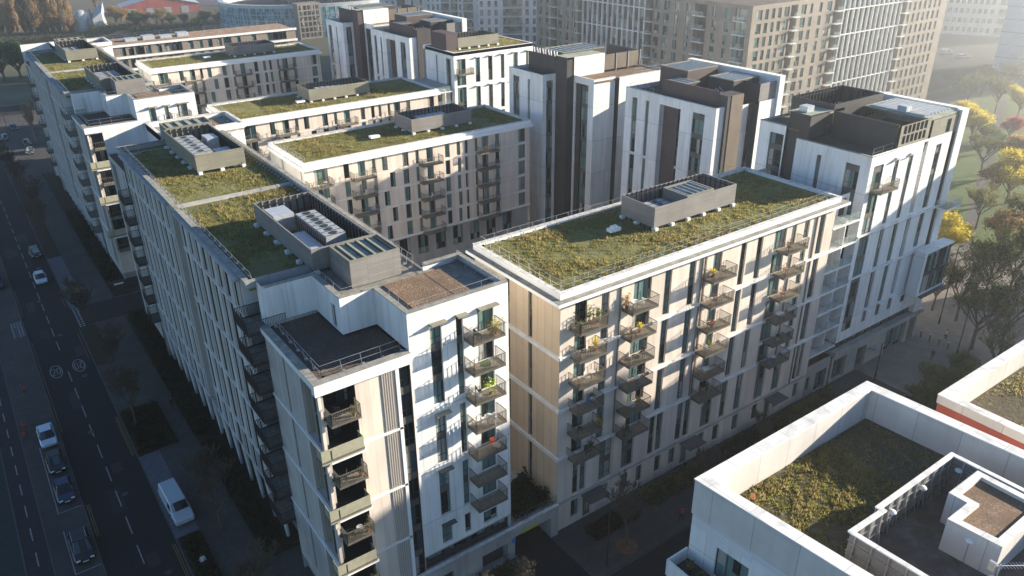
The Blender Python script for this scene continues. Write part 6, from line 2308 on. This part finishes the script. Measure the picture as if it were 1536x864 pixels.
# corner tower balconies x -9.9..-7
pot_plant('yellow-flowering shrub filling the right end of the top balcony of the white corner tower', -7.5, -.9, L_[9], 1.15, .5, L_YEL, 8)
pot_plant('second yellow shrub beside the first on the top balcony of the white corner tower', -8.0, -1.0, L_[9], 1.0, .4, L_OLV, 9)
chair('dark chair on the top balcony of the white corner tower', -9.2, -.8, L_[9], BLACK, R(90))
table('green-grey low table on the second balcony of the white corner tower', -8.6, -.9, L_[8], plain('moss_green', (.12, .2, .08), .8), .5, .4)
pot_plant('bright lime spiky plant on the third balcony of the white corner tower', -8.1, -.8, L_[7], 1.3, .5, plain('lime_leaves', (.5, .6, .06), .7), 10)
chair('white armchair on the third balcony of the white corner tower', -9.3, -1.0, L_[7], TRIM, R(80))
chair('black chair behind the lime plant on the third balcony of the corner tower', -9.0, -.4, L_[7], BLACK, R(80))
chair('left white chair on the fourth balcony of the white corner tower', -8.9, -.9, L_[6], TRIM, R(70))
table('white round table between the two white chairs on the corner tower', -8.3, -.7, L_[6], TRIM)
chair('right white chair on the fourth balcony of the white corner tower', -8.0, -1.15, L_[6], TRIM, R(-60))
chair('red and orange child seat on the fifth balcony of the white corner tower', -7.9, -.8, L_[5], plain('orange_red', (.7, .12, .03), .5), R(0))
table('grey round table below the child seat on the fifth balcony of the corner tower', -7.8, -1.15, L_[5], PALEMET, .35, .5)
table('white round table on a shaded balcony low beside the wing', -20.9, -.5, L_[4] + .02, TRIM, .3)
pot_plant('bushy red-flowering plant on the left balcony of the courtyard block facing the long one', .9, 57.6, L_[6] + .05, 1.3, .55, L_RED, 11)
pot_plant('tall green plant on the top left balcony of the first courtyard block', 2.0, 57.7, L_[7] + .05, 1.6, .35, L_GRN, 12)
table('white table on the top left balcony of the first courtyard block', 2.7, 57.6, L_[7] + .05, TRIM, .3)
chair('white chair on the top left balcony of the first courtyard block', 1.4, 57.6, L_[7] + .05, TRIM, R(60))
pot_plant('orange pot plant on the top right balcony of the first courtyard block', 31.2, 57.9, L_[7] + .05, .8, .25, plain('orange_leaves', (.6, .25, .03), .7), 13)
pot_plant('pot plant in a dark tub on the corner balcony of the white roof-garden building', -3.6, -20.0, 13.5, .9, .3, L_OLV, 14, BLACK)
pot_plant('plant in a terracotta pot on the corner balcony of the white roof-garden building', -3.4, -21.0, 13.5, .7, .25, L_OLV, 15, TERRA)

rc = random.Random(11)
ords = {8: 'top', 7: 'second', 6: 'third', 5: 'fourth', 4: 'fifth', 3: 'sixth'}
used = {(0, 8), (1, 8), (1, 7), (1, 6), (1, 5), (1, 4), (2, 6), (2, 4), (3, 8), (3, 7), (3, 6), (3, 5), (3, 4)}
cols = [('grey', DMETAL), ('white', TRIM), ('wooden', WOODM), ('black', BLACK), ('cream', CREAM), ('blue', BLUEM)]
for si, (x0, x1) in enumerate(((1.3, 4.1), (7.6, 10.6), (18.6, 21.7), (30.4, 33.5))):
    for n in range(3, 9):
        if (si, n) in used:
            continue
        wh = 'on the %s balcony of the %s stack of the long block' % (ords[n] + (' down' if n < 8 else ''), ['first', 'second', 'third', 'fourth'][si])
        c1, c2 = rc.sample(cols, 2)
        xx = rc.uniform(x0 + .5, x1 - .9)
        chair('%s chair %s' % (c1[0], wh), xx, -rc.uniform(.6, 1.0), L_[n], c1[1], R(rc.uniform(-90, 90)))
        if rc.random() < .6:
            table('%s table %s' % (c2[0], wh), xx + .7, -rc.uniform(.6, 1.0), L_[n], c2[1], .3)
        if rc.random() < .6:
            pot_plant('leafy pot plant %s' % wh, rc.uniform(x0 + .1, x1), -rc.uniform(.3, 1.2), L_[n], rc.uniform(.7, 1.3), .28, rc.choice([L_GRN, L_OLV, L_YEL]), 30 + n + 10 * si)
for n in range(2, 9, 2):
    wh = 'on the %s slatted balcony of the corner wing' % {8: 'top', 6: 'second', 4: 'third', 2: 'lowest'}[n]
    chair('dark chair ' + wh, -21.6, -.3, L_[n] + .02, BLACK, R(40 * n))
    pot_plant('small pot plant ' + wh, -20.3, -.6, L_[n] + .02, .8, .22, L_OLV, 80 + n)
for k, (a, c) in enumerate(((.1, 3.7), (7.1, 10.7), (18.7, 22.4), (29.5, 33.3))):
    for n in (6, 5):
        wh = 'on the %s balcony down of the %s stack of the first courtyard block' % ({6: 'second', 5: 'third'}[n], ['first', 'second', 'third', 'fourth'][k])
        c1 = rc.choice(cols)
        chair('%s chair %s' % (c1[0], wh), rc.uniform(a + 1.4, c - .6), 57.8, L_[n] + .06, c1[1], R(rc.uniform(-90, 90)))
person('person in a red coat walking on the south pavement below the long block', 11.5, -6.4, R(95), (.45, .05, .05), (.03, .03, .05), HAIR)
person('person in dark clothes crossing the plaza between the lamp posts', 62.5, -5.0, R(120), (.03, .03, .035), (.05, .05, .06), HAIR, .14)
person('person in a pale jacket near the row of bollards in the plaza', 69.5, -3.2, R(200), (.5, .48, .42), (.04, .04, .05), HAIR, .14)
for (x, y, lab) in ((-26.6, 30.5, 'dark litter bin on the footpath right of the white van'), (14.6, -6.9, 'dark litter bin at the kerb below the long block')):
    t = thing('litter_bin', lab, 'bin', (x, y, .12))
    mb = MB()
    mb.bar((x, y, .12), (x, y, 1.05), (.24, .27), 0, 12)
    mb.build('body', DMETAL, t)
    mb = MB()
    mb.bar((x, y, 1.05), (x, y, 1.13), (.28, .2), 0, 12)
    mb.build('lid', BLACK, t)
rq = random.Random(3)
for k in range(16):
    x, y = rq.uniform(-38.0, -33.5), rq.uniform(12, 130)
    sheet('road_patch', plain('patch_tar_%d' % k, tuple([rq.uniform(.008, .028)] * 3), .8, var=.2), x, x + rq.uniform(.5, 1.6), y, y + rq.uniform(.8, 5), .0035 if k % 5 else .0038)
mb = MB()
for k in range(7):
    y = 18 + 14.5 * k
    mb.bar((-33.6 - .9 * (k % 3), y, .0036), (-33.6 - .9 * (k % 3), y, .012), .36, 0, 14)
o = struct('manhole_covers', mb, DMETAL)

# ================================================================== trees
def branches(rg, h, spread, levels=4, trunk=.16, upright=.5, n0=5, first=.25):
    mb = MB()
    tips = []

    def grow(p, d, L, r, k):
        q = p + d * L
        mb.bar(p, q, (max(r, .024), max(r * .62, .018)), 0, 5 if k == 0 else (4 if k < 3 else 3))
        if k >= levels:
            tips.append(q)
            return
        n = n0 if k == 0 else rg.integers(2, 5)
        for i in range(int(n)):
            f = rg.uniform(.45, 1.0) if k else rg.uniform(.55, 1.0)
            b = p + d * (L * f)
            az = rg.uniform(0, 2 * math.pi)
            nd = Vector((math.cos(az) * spread, math.sin(az) * spread, upright + rg.uniform(-.15, .3))) + d * .55
            nd.normalize()
            grow(b, nd, L * rg.uniform(.5, .78) * (1.15 if k == 0 else 1), r * .55, k + 1)
    grow(Vector((0, 0, 0)), Vector((rg.uniform(-.05, .05), rg.uniform(-.05, .05), 1)).normalized(), h * first * 1.6, trunk, 0)
    return mb, tips


def leaf_cloud(rg, centers, per, rad, size, flat=.75):
    c = np.repeat(np.array([tuple(p) for p in centers]), per, axis=0)
    n = len(c)
    d = rg.normal(0, 1, (n, 3))
    d /= np.linalg.norm(d, axis=1)[:, None]
    c = c + d * (rg.uniform(0, 1, (n, 1)) ** .5) * rad * [1, 1, flat]
    a = rg.normal(0, 1, (n, 3))
    a /= np.linalg.norm(a, axis=1)[:, None]
    b = np.cross(a, rg.normal(0, 1, (n, 3)))
    b /= np.linalg.norm(b, axis=1)[:, None]
    s = size * rg.uniform(.6, 1.4, (n, 1))
    v = np.stack([c - a * s, c - b * s * .6, c + a * s, c + b * s * .6], 1).reshape(-1, 3)
    return v, np.arange(n * 4).reshape(n, 4)


PROTO = {}


def make_tree_meshes(key, seed, h, spread, levels, upright, leafmat, bark, twigs, per=0, rad=.9, size=.14, n0=6, first=.25, trunk=.18):
    rg = np.random.default_rng(seed)
    mb, tips = branches(rg, h, spread, levels, trunk, upright, n0, first)
    zmax = max(p[2] for p in mb.v)
    s = h / zmax
    mb.v = [(a * s, b * s, c * s) for a, b, c in mb.v]
    tips = [t_ * s for t_ in tips]
    tm = mb.mesh('trunk', [bark])
    cm = None
    if per:
        v, f = leaf_cloud(rg, tips, per, rad, size)
        cm = np_mesh('crown', v, f, [leafmat])
    PROTO[key] = (tm, cm)


def tree(name, label, key, x, y, z=.05, s=1., rz=None, group=None, sz=1.):
    t = thing(name, label, 'tree', (x, y, z), group, random.uniform(0, 6.28) if rz is None else rz)
    t.scale = (s, s, s * sz)
    tm, cm = PROTO[key]
    link(bpy.data.objects.new('trunk', tm), t)
    if cm:
        link(bpy.data.objects.new('crown', cm), t)
    return t


make_tree_meshes('bare1', 1, 8, .75, 6, .55, None, BARK, TWIG, n0=7, trunk=.12, first=.2)
make_tree_meshes('bare2', 2, 8, .65, 6, .7, None, BARK, TWIG, n0=6, trunk=.11, first=.2)
make_tree_meshes('tan', 3, 10, .5, 6, .9, None, PTWIG, PTWIG, n0=9, trunk=.14, first=.18)
make_tree_meshes('plane', 5, 12, .8, 5, .5, L_OLV, BARK, TWIG, per=4, rad=.8, size=.14, n0=8, first=.2)
make_tree_meshes('plane2', 6, 12, .75, 5, .55, L_OLV, BARK, TWIG, per=3, rad=.8, size=.14, n0=8, first=.2)
make_tree_meshes('yellow', 7, 10, .8, 4, .5, L_YEL, BARK, TWIG, per=60, rad=1.3, size=.16, n0=10, first=.14)
make_tree_meshes('red', 8, 7, .8, 4, .5, L_RED, BARK, TWIG, per=40, rad=1.0, size=.14, n0=7, first=.14)
make_tree_meshes('green', 9, 10, .7, 4, .35, L_GRN, BARK, TWIG, per=60, rad=1.4, size=.2, n0=10, first=.1)
make_tree_meshes('brown', 10, 10, .75, 4, .5, L_BRN, PBARK, PTWIG, per=40, rad=1.4, size=.2, n0=10, first=.1)
make_tree_meshes('olive', 11, 7, .9, 3, .3, L_OLV, BARK, TWIG, per=90, rad=1.3, size=.16, n0=11, first=.1)


def column_tree(key, seed, h, r, n, leafmat, size):
    rg = np.random.default_rng(seed)
    mb = MB()
    mb.bar((0, 0, 0), (0, 0, h * .95), (.3, .03), 0, 6)
    for k in range(90):
        z = h * rg.uniform(.06, .85)
        a = rg.uniform(0, 2 * math.pi)
        L = rg.uniform(.6, 1.0) * r
        mb.bar((0, 0, z), (L * math.cos(a), L * math.sin(a), z + L * 2.2), (.06, .015), 0, 3)
    z = rg.uniform(.02, 1, n)
    rr = r * np.sin(np.pi * np.clip(z * .9 + .08, 0, 1)) ** .6 * rg.uniform(.2, 1, n) ** .5 * (1 + .25 * np.sin(z * 17 + seed))
    a = rg.uniform(0, 2 * np.pi, n)
    c = np.stack([rr * np.cos(a), rr * np.sin(a), z * h], 1)
    d1 = np.stack([rg.normal(0, .4, n), rg.normal(0, .4, n), np.full(n, 1.6)], 1) * size
    d2 = rg.normal(0, 1, (n, 3)) * size * .5
    v = np.stack([c - d1, c - d2, c + d1, c + d2], 1).reshape(-1, 3)
    PROTO[key] = (mb.mesh('trunk', [PBARK]), np_mesh('crown', v, np.arange(n * 4).reshape(n, 4), [leafmat]))


column_tree('poplar', 4, 22, 2.2, 3200, L_BRN, .24)
column_tree('poplar2', 14, 22, 1.9, 2600, leafm('tawny_twigs', (0.280, 0.210, 0.112), (0.504, 0.378, 0.196)), .24)


GB = 'bare street trees along the main road'
for (x, y, k, s, lab) in ((-30.4, 73.5, 'bare1', 1.0, 'bare dark tree at the near corner of the side street'), (-27.6, 20.5, 'bare2', 1.05, 'bare tree by the white van at the bottom left'),
                          (-30.6, 44.5, 'bare2', 1.0, 'bare tree in the dark bed opposite the silver saloon'), (-30.7, 58, 'bare1', .9, 'bare tree between the dark bed and the side street'),
                          (-30.7, 118, 'bare2', 1.0, 'bare tree beyond the side street, nearest to it'), (-30.7, 132, 'bare1', 1.0, 'second bare tree beyond the side street'),
                          (-30.7, 146, 'bare2', 1.0, 'third bare tree beyond the side street'), (-30.7, 160, 'bare1', 1.1, 'fourth bare tree beyond the side street'),
                          (-28.4, 8, 'bare1', 1.0, 'bare tree below the corner wing at the bottom edge')):
    tree('bare_tree', lab, k, x, y, .1, s * 1.15, group=GB)
tree('bare_tree', 'tan broom-shaped bare tree at the far crossing', 'tan', -22.4, 197, .05, 1.1, sz=1.1)
GS = 'bare street trees on the south pavement'
for (x, y, k, s, lab) in ((4.4, -5.8, 'bare1', .95, 'bare tree in a round earth bed below the long block'), (-12.0, -4.0, 'bare2', .62, 'thin bare tree below the white corner tower, left one'),
                          (-8.3, -4.6, 'bare1', .6, 'thin bare tree below the white corner tower, right one'), (16.5, -5.0, 'bare2', .8, 'bare tree against the lower windows of the long block'),
                          (27, -5.0, 'bare1', .8, 'bare tree half hidden by the roof-garden parapet')):
    tree('bare_tree', lab, k, x, y, .1, s, group=GS)
mb = MB()
mb.bar((4.4, -5.8, .122), (4.4, -5.8, .16), 1.1, 0, 18)
struct('tree_bed', mb, plain('earth_red', (.14, .075, .045), .9, var=.3))

# hedges and shrubs
def hedge(label, x0, x1, y0, y1, z0, h, n, seed, mat=None, name='hedge'):
    rg = np.random.default_rng(seed)
    t = thing(name, label, 'hedge', ((x0 + x1) / 2, (y0 + y1) / 2, z0))
    w, d = x1 - x0, y1 - y0
    c = np.stack([rg.uniform(-w / 2, w / 2, n), rg.uniform(-d / 2, d / 2, n), rg.uniform(.05, 1, n) ** .6 * h * (.75 + .35 * np.sin(rg.uniform(0, 6, n)))], 1)
    bmp = .8 + .25 * np.sin(c[:, 0] * 2.1 + seed) * np.cos(c[:, 1] * 1.3)
    c[:, 2] *= bmp
    v = (c[:, None, :] + rg.normal(0, .11 * max(1, h / 3.0), (n, 4, 3))).reshape(-1, 3)
    link(bpy.data.objects.new('foliage', np_mesh('foliage', v, np.arange(n * 4).reshape(n, 4), [mat or L_HDG])), t)
    mb = MB()
    for k in range(max(3, int(max(w, d) / 1.2))):
        f = (k + .5) / max(3, int(max(w, d) / 1.2)) - .5
        x, y = (f * w, 0) if w > d else (0, f * d)
        mb.bar((x, y, 0), (x + .1, y, h * .6), .04)
    mb.build('stems', BARK, t, (0, 0, 0))


hedge('dark bush mass on the podium between the corner tower and the long block', -4.6, -.4, .6, 4.8, 3.5, 2.0, 5000, 1)
hedge('clipped dark hedge round the first garden of the long block', 2.4, 8.2, -3.6, -1.8, .12, 1.1, 4000, 2)
hedge('low hedge before the middle gardens of the long block', 10.5, 20.5, -3.4, -1.2, .12, 1.3, 6000, 3, L_OLV)
hedge('low hedge before the right gardens of the long block', 21.5, 31.5, -3.4, -1.2, .12, 1.4, 6000, 4)
hedge('brownish hedge before the loggias of the long block', 32.5, 44, -3.6, -1.2, .12, 1.5, 6500, 5, L_OLV)
hedge('garden hedge under the pilotis of the street block, near part', -25.2, -23.4, 15, 36, .2, 1.2, 7000, 6)
hedge('garden hedge under the pilotis of the street block, far part', -25.2, -23.4, 38, 60, .2, 1.2, 7000, 7)
hedge('tall dark shrubs at the near corner of the side street', -24.9, -22.8, 61, 75, .2, 1.8, 6000, 8)
hedge('shrubs along the far street block by the main road', -25.2, -23.2, 91, 130, .2, 1.8, 8000, 9)
hedge('tangled low shrubs in the dark bed opposite the silver saloon', -31.5, -27.4, 38.6, 48.6, .17, .6, 5000, 10)
hedge('low planting in the bed by the bottom left corner', -31.5, -29.6, -5, 21.5, .17, .6, 5000, 11)
hedge('scrubby planting at the foot of the white corner tower', -21, -6.5, -3.4, -.8, .12, 1.0, 6000, 12, L_OLV)

# plaza and park trees, read off at their crown centres
GP = 'trees around the plaza and the park'
plist = [
    (1432, 338, 6.5, 'yellow', .95, 'yellow_tree', 'bright yellow tree beside the white tower, right of its glazed bay'),
    (1464, 180, 6, 'yellow', 1.15, 'yellow_tree', 'round yellow tree right of the top corner of the white tower'),
    (1520, 265, 6, 'yellow', 1.2, 'yellow_tree', 'golden tree at the right edge, halfway down the park'),
    (1497, 262, 6, 'brown', .9, 'park_tree', 'thin tawny tree just left of the golden one in the park'),
    (1519, 185, 5, 'red', 1.2, 'red_tree', 'small red-leaved tree in the park near the right edge'),
    (1535, 145, 6, 'yellow', 1.0, 'yellow_tree', 'yellow tree cut by the right edge above the red one'),
    (1500, 140, 6, 'plane', 1.25, 'park_tree', 'grey-green park tree behind the red-leaved one'),
    (1455, 135, 6, 'plane2', 1.1, 'park_tree', 'hazy grey tree at the far side of the park, by the road'),
    (1480, 225, 6, 'plane', 1.1, 'park_tree', 'dull green tree in the middle of the park'),
    (1412, 410, 6.5, 'plane', .85, 'plaza_tree', 'dusky tree whose crown meets the corner bay of the white tower'),
    (1450, 420, 7, 'plane2', 1.0, 'plaza_tree', 'sparse dark tree right behind the tallest lamp post'),
    (1490, 400, 7, 'plane', 1.15, 'plaza_tree', 'broad greenish tree in the plaza, upper right'),
    (1530, 385, 7, 'plane2', 1.1, 'plaza_tree', 'green-topped tree cut by the right edge above the red building'),
    (1476, 460, 7, 'plane', 1.0, 'plaza_tree', 'large dark tree between the lamp posts and the right edge'),
    (1520, 455, 7, 'plane2', 1.05, 'plaza_tree', 'dark tree in the lower right of the plaza'),
    (1500, 515, 6, 'plane2', .8, 'plaza_tree', 'small grey tree just above the red building parapet'),
    (1540, 320, 6, 'plane', 1.2, 'park_tree', 'big dull tree at the right edge below the golden one'),
    (1475, 300, 6, 'plane', 1.0, 'park_tree', 'dull olive tree just above the long plaza shadow in the park'),
    (1508, 335, 6, 'brown', .9, 'park_tree', 'tawny tree between the plaza crowns and the golden park tree'),
    (1530, 225, 6, 'brown', 1.0, 'park_tree', 'tawny tree at the right edge just above the golden one'),
    (1490, 195, 6, 'green', .8, 'park_tree', 'small green tree left of the red-leaved one'),
    (1478, 118, 5, 'green', 1.0, 'park_tree', 'dark green clump beside the far park road'),
    (1515, 118, 5, 'plane', 1.2, 'park_tree', 'broad grey clump beside the far park road, near the right edge'),
    (1432, 118, 4, 'olive', 1.0, 'park_tree', 'low grey-green clump right of the tan brick building'),
    (1420, 575, 3, 'olive', .85, 'shrub', 'wide olive shrub between the plaza kerb and the red building'),
    (1385, 600, 2.5, 'olive', .7, 'shrub', 'low olive shrub left of the wide one, above the roof parapet'),
    (1440, 545, 2.5, 'olive', .6, 'shrub', 'small shrub at the foot of the plaza lamp posts')]
for (px, py, zc, key, s, nm_, lab) in plist:
    p = gp(px, py, zc)
    tree(nm_, lab, key, p.x, p.y, .1, s * (1.0 if nm_ == 'plaza_tree' else .86), group=GP)
# left background
GL = 'tall tawny poplars beyond the railway'
rgp = random.Random(5)
NN = 15
words = ['first', 'second', 'third', 'fourth', 'fifth', 'sixth', 'seventh', 'eighth', 'ninth', 'tenth', 'eleventh', 'twelfth', 'thirteenth', 'fourteenth', 'fifteenth']
for k in range(15):
    px = -12 + k * 8.6
    p = gp(px, 50 - k * .1)
    tree('poplar', 'tall tawny poplar in the top left row, %s from the left' % words[k], ['poplar', 'poplar2'][k % 2], p.x, p.y + rgp.uniform(-3, 6), 0, rgp.uniform(.85, 1.1), group=GL)
t = tree('bare_tree', 'large spreading tan tree behind the silver silo', 'tan', *gp(150, 34)[:2], 0, 2.4)
tree('brown_tree', 'tawny tree top left of centre, right of the large spreading tan one', 'brown', *gp(176, 42)[:2], 0, 1.0)
GW = 'autumn trees in front of the sheds'
nms = ['left end', 'second', 'third', 'fourth', 'fifth', 'sixth', 'seventh', 'eighth', 'ninth', 'tenth', 'eleventh', 'right end']
for k in range(12):
    px = 190 + k * 14.5
    p = gp(px, 44 - .25 * k)
    key = ['brown', 'green', 'brown', 'plane', 'brown', 'green', 'brown', 'yellow', 'brown', 'plane', 'brown', 'green'][k]
    kind = {'brown': 'tawny', 'green': 'dark green', 'plane': 'dull olive', 'yellow': 'golden'}[key]
    tree('autumn_tree', '%s tree in the belt before the red shed, %s of the belt' % (kind, nms[k]), key, p.x, p.y + rgp.uniform(-8, 8), 0, rgp.uniform(.65, .9), group=GW)
for (px, py, s, lab) in ((8, 122, 1.2, 'leafy green tree at the left edge above the road'), (32, 118, 1.25, 'broad green tree beside the far end of the street block'),
                         (-6, 100, 1.1, 'green tree cut by the left edge'), (36, 95, .8, 'small green tree behind the broad one by the street block')):
    p = gp(px, py)
    tree('green_tree', lab, 'green', p.x, p.y, 0, s, group='green trees at the left edge')
hedge('dense brown thicket filling the foot of the autumn tree belt', 50, 110, 388, 396, 0, 3.6, 14000, 23, L_BRN)
hedge('olive thicket between the silver silo and the autumn tree belt', 28, 56, 400, 408, 0, 4, 8000, 24, L_OLV)
hedge('dark railway hedge running across the top left', -60, 36, 386, 391, 0, 4.5, 9000, 20)
hedge('dark bushes behind the far blocks, right of the railway hedge', 40, 74, 372, 378, 0, 4.5, 6000, 21, L_OLV)

# ================================================================== light, air
AZ, EL = R(-17), R(15.2)
sd = Vector((math.cos(AZ) * math.cos(EL), math.sin(AZ) * math.cos(EL), math.sin(EL)))
ld = bpy.data.lights.new('sun', 'SUN')
ld.energy = SUNE
ld.color = (1.0, .90, .745)
ld.angle = R(.55)
sun = link(bpy.data.objects.new('sun', ld))
sun.rotation_euler = sd.to_track_quat('Z', 'Y').to_euler()
w = bpy.data.worlds.new('World')
S.world = w
w.use_nodes = True
nt = w.node_tree
sky = nt.nodes.new('ShaderNodeTexSky')
sky.sky_type = 'NISHITA'
sky.sun_disc = False
sky.sun_elevation = EL
sky.sun_rotation = R(90) - AZ
sky.air_density = 1.0
sky.dust_density = 0.2
sky.ozone_density = 2.5
bg = nt.nodes['Background']
tint = nt.nodes.new('ShaderNodeMix')
tint.data_type = 'RGBA'
tint.blend_type = 'MULTIPLY'
tint.inputs[0].default_value = 1
tint.inputs[7].default_value = (.86, .975, 1.13, 1)
nt.links.new(sky.outputs[0], tint.inputs[6])
nt.links.new(tint.outputs[2], bg.inputs[0])
bg.inputs[1].default_value = SKYS

mb = MB()
mb.box(-200, 430, -200, 620, -5, 62)
hm = bpy.data.materials.new('haze')
hm.use_nodes = True
t_ = hm.node_tree
for n in list(t_.nodes):
    if n.type != 'OUTPUT_MATERIAL':
        t_.nodes.remove(n)
vs = t_.nodes.new('ShaderNodeVolumeScatter')
vs.inputs['Color'].default_value = (.90, .96, 1, 1)
vs.inputs['Anisotropy'].default_value = .6
ge = t_.nodes.new('ShaderNodeNewGeometry')
sp_ = t_.nodes.new('ShaderNodeSeparateXYZ')
t_.links.new(ge.outputs['Position'], sp_.inputs[0])


def hmath(op, a, b_, cl=False):
    n = t_.nodes.new('ShaderNodeMath')
    n.operation = op
    n.use_clamp = cl
    for i_, v_ in enumerate((a, b_)):
        if isinstance(v_, (int, float)):
            n.inputs[i_].default_value = v_
        else:
            t_.links.new(v_, n.inputs[i_])
    return n.outputs[0]


# denser over the park and the river side (to the north-east)
g_ = hmath('ADD', hmath('MULTIPLY', sp_.outputs[0], .0042), hmath('MULTIPLY', sp_.outputs[1], .0007))
g_ = hmath('ADD', hmath('MULTIPLY', hmath('SUBTRACT', g_, .12), 1.0, True), .16)
t_.links.new(hmath('MULTIPLY', g_, HAZE), vs.inputs['Density'])
t_.links.new(vs.outputs[0], t_.nodes['Material Output'].inputs['Volume'])
hm.cycles.volume_step_rate = 1.0
struct('haze', mb, hm)

S.view_settings.view_transform = 'Standard'
S.view_settings.look = 'None'
S.view_settings.exposure = 0
S.cycles.max_bounces = 6
S.cycles.diffuse_bounces = 3
S.cycles.glossy_bounces = 3
S.cycles.transparent_max_bounces = 12
S.cycles.volume_bounces = 0
S.cycles.use_denoising = True
S.cycles.caustics_reflective = False
S.cycles.caustics_refractive = False
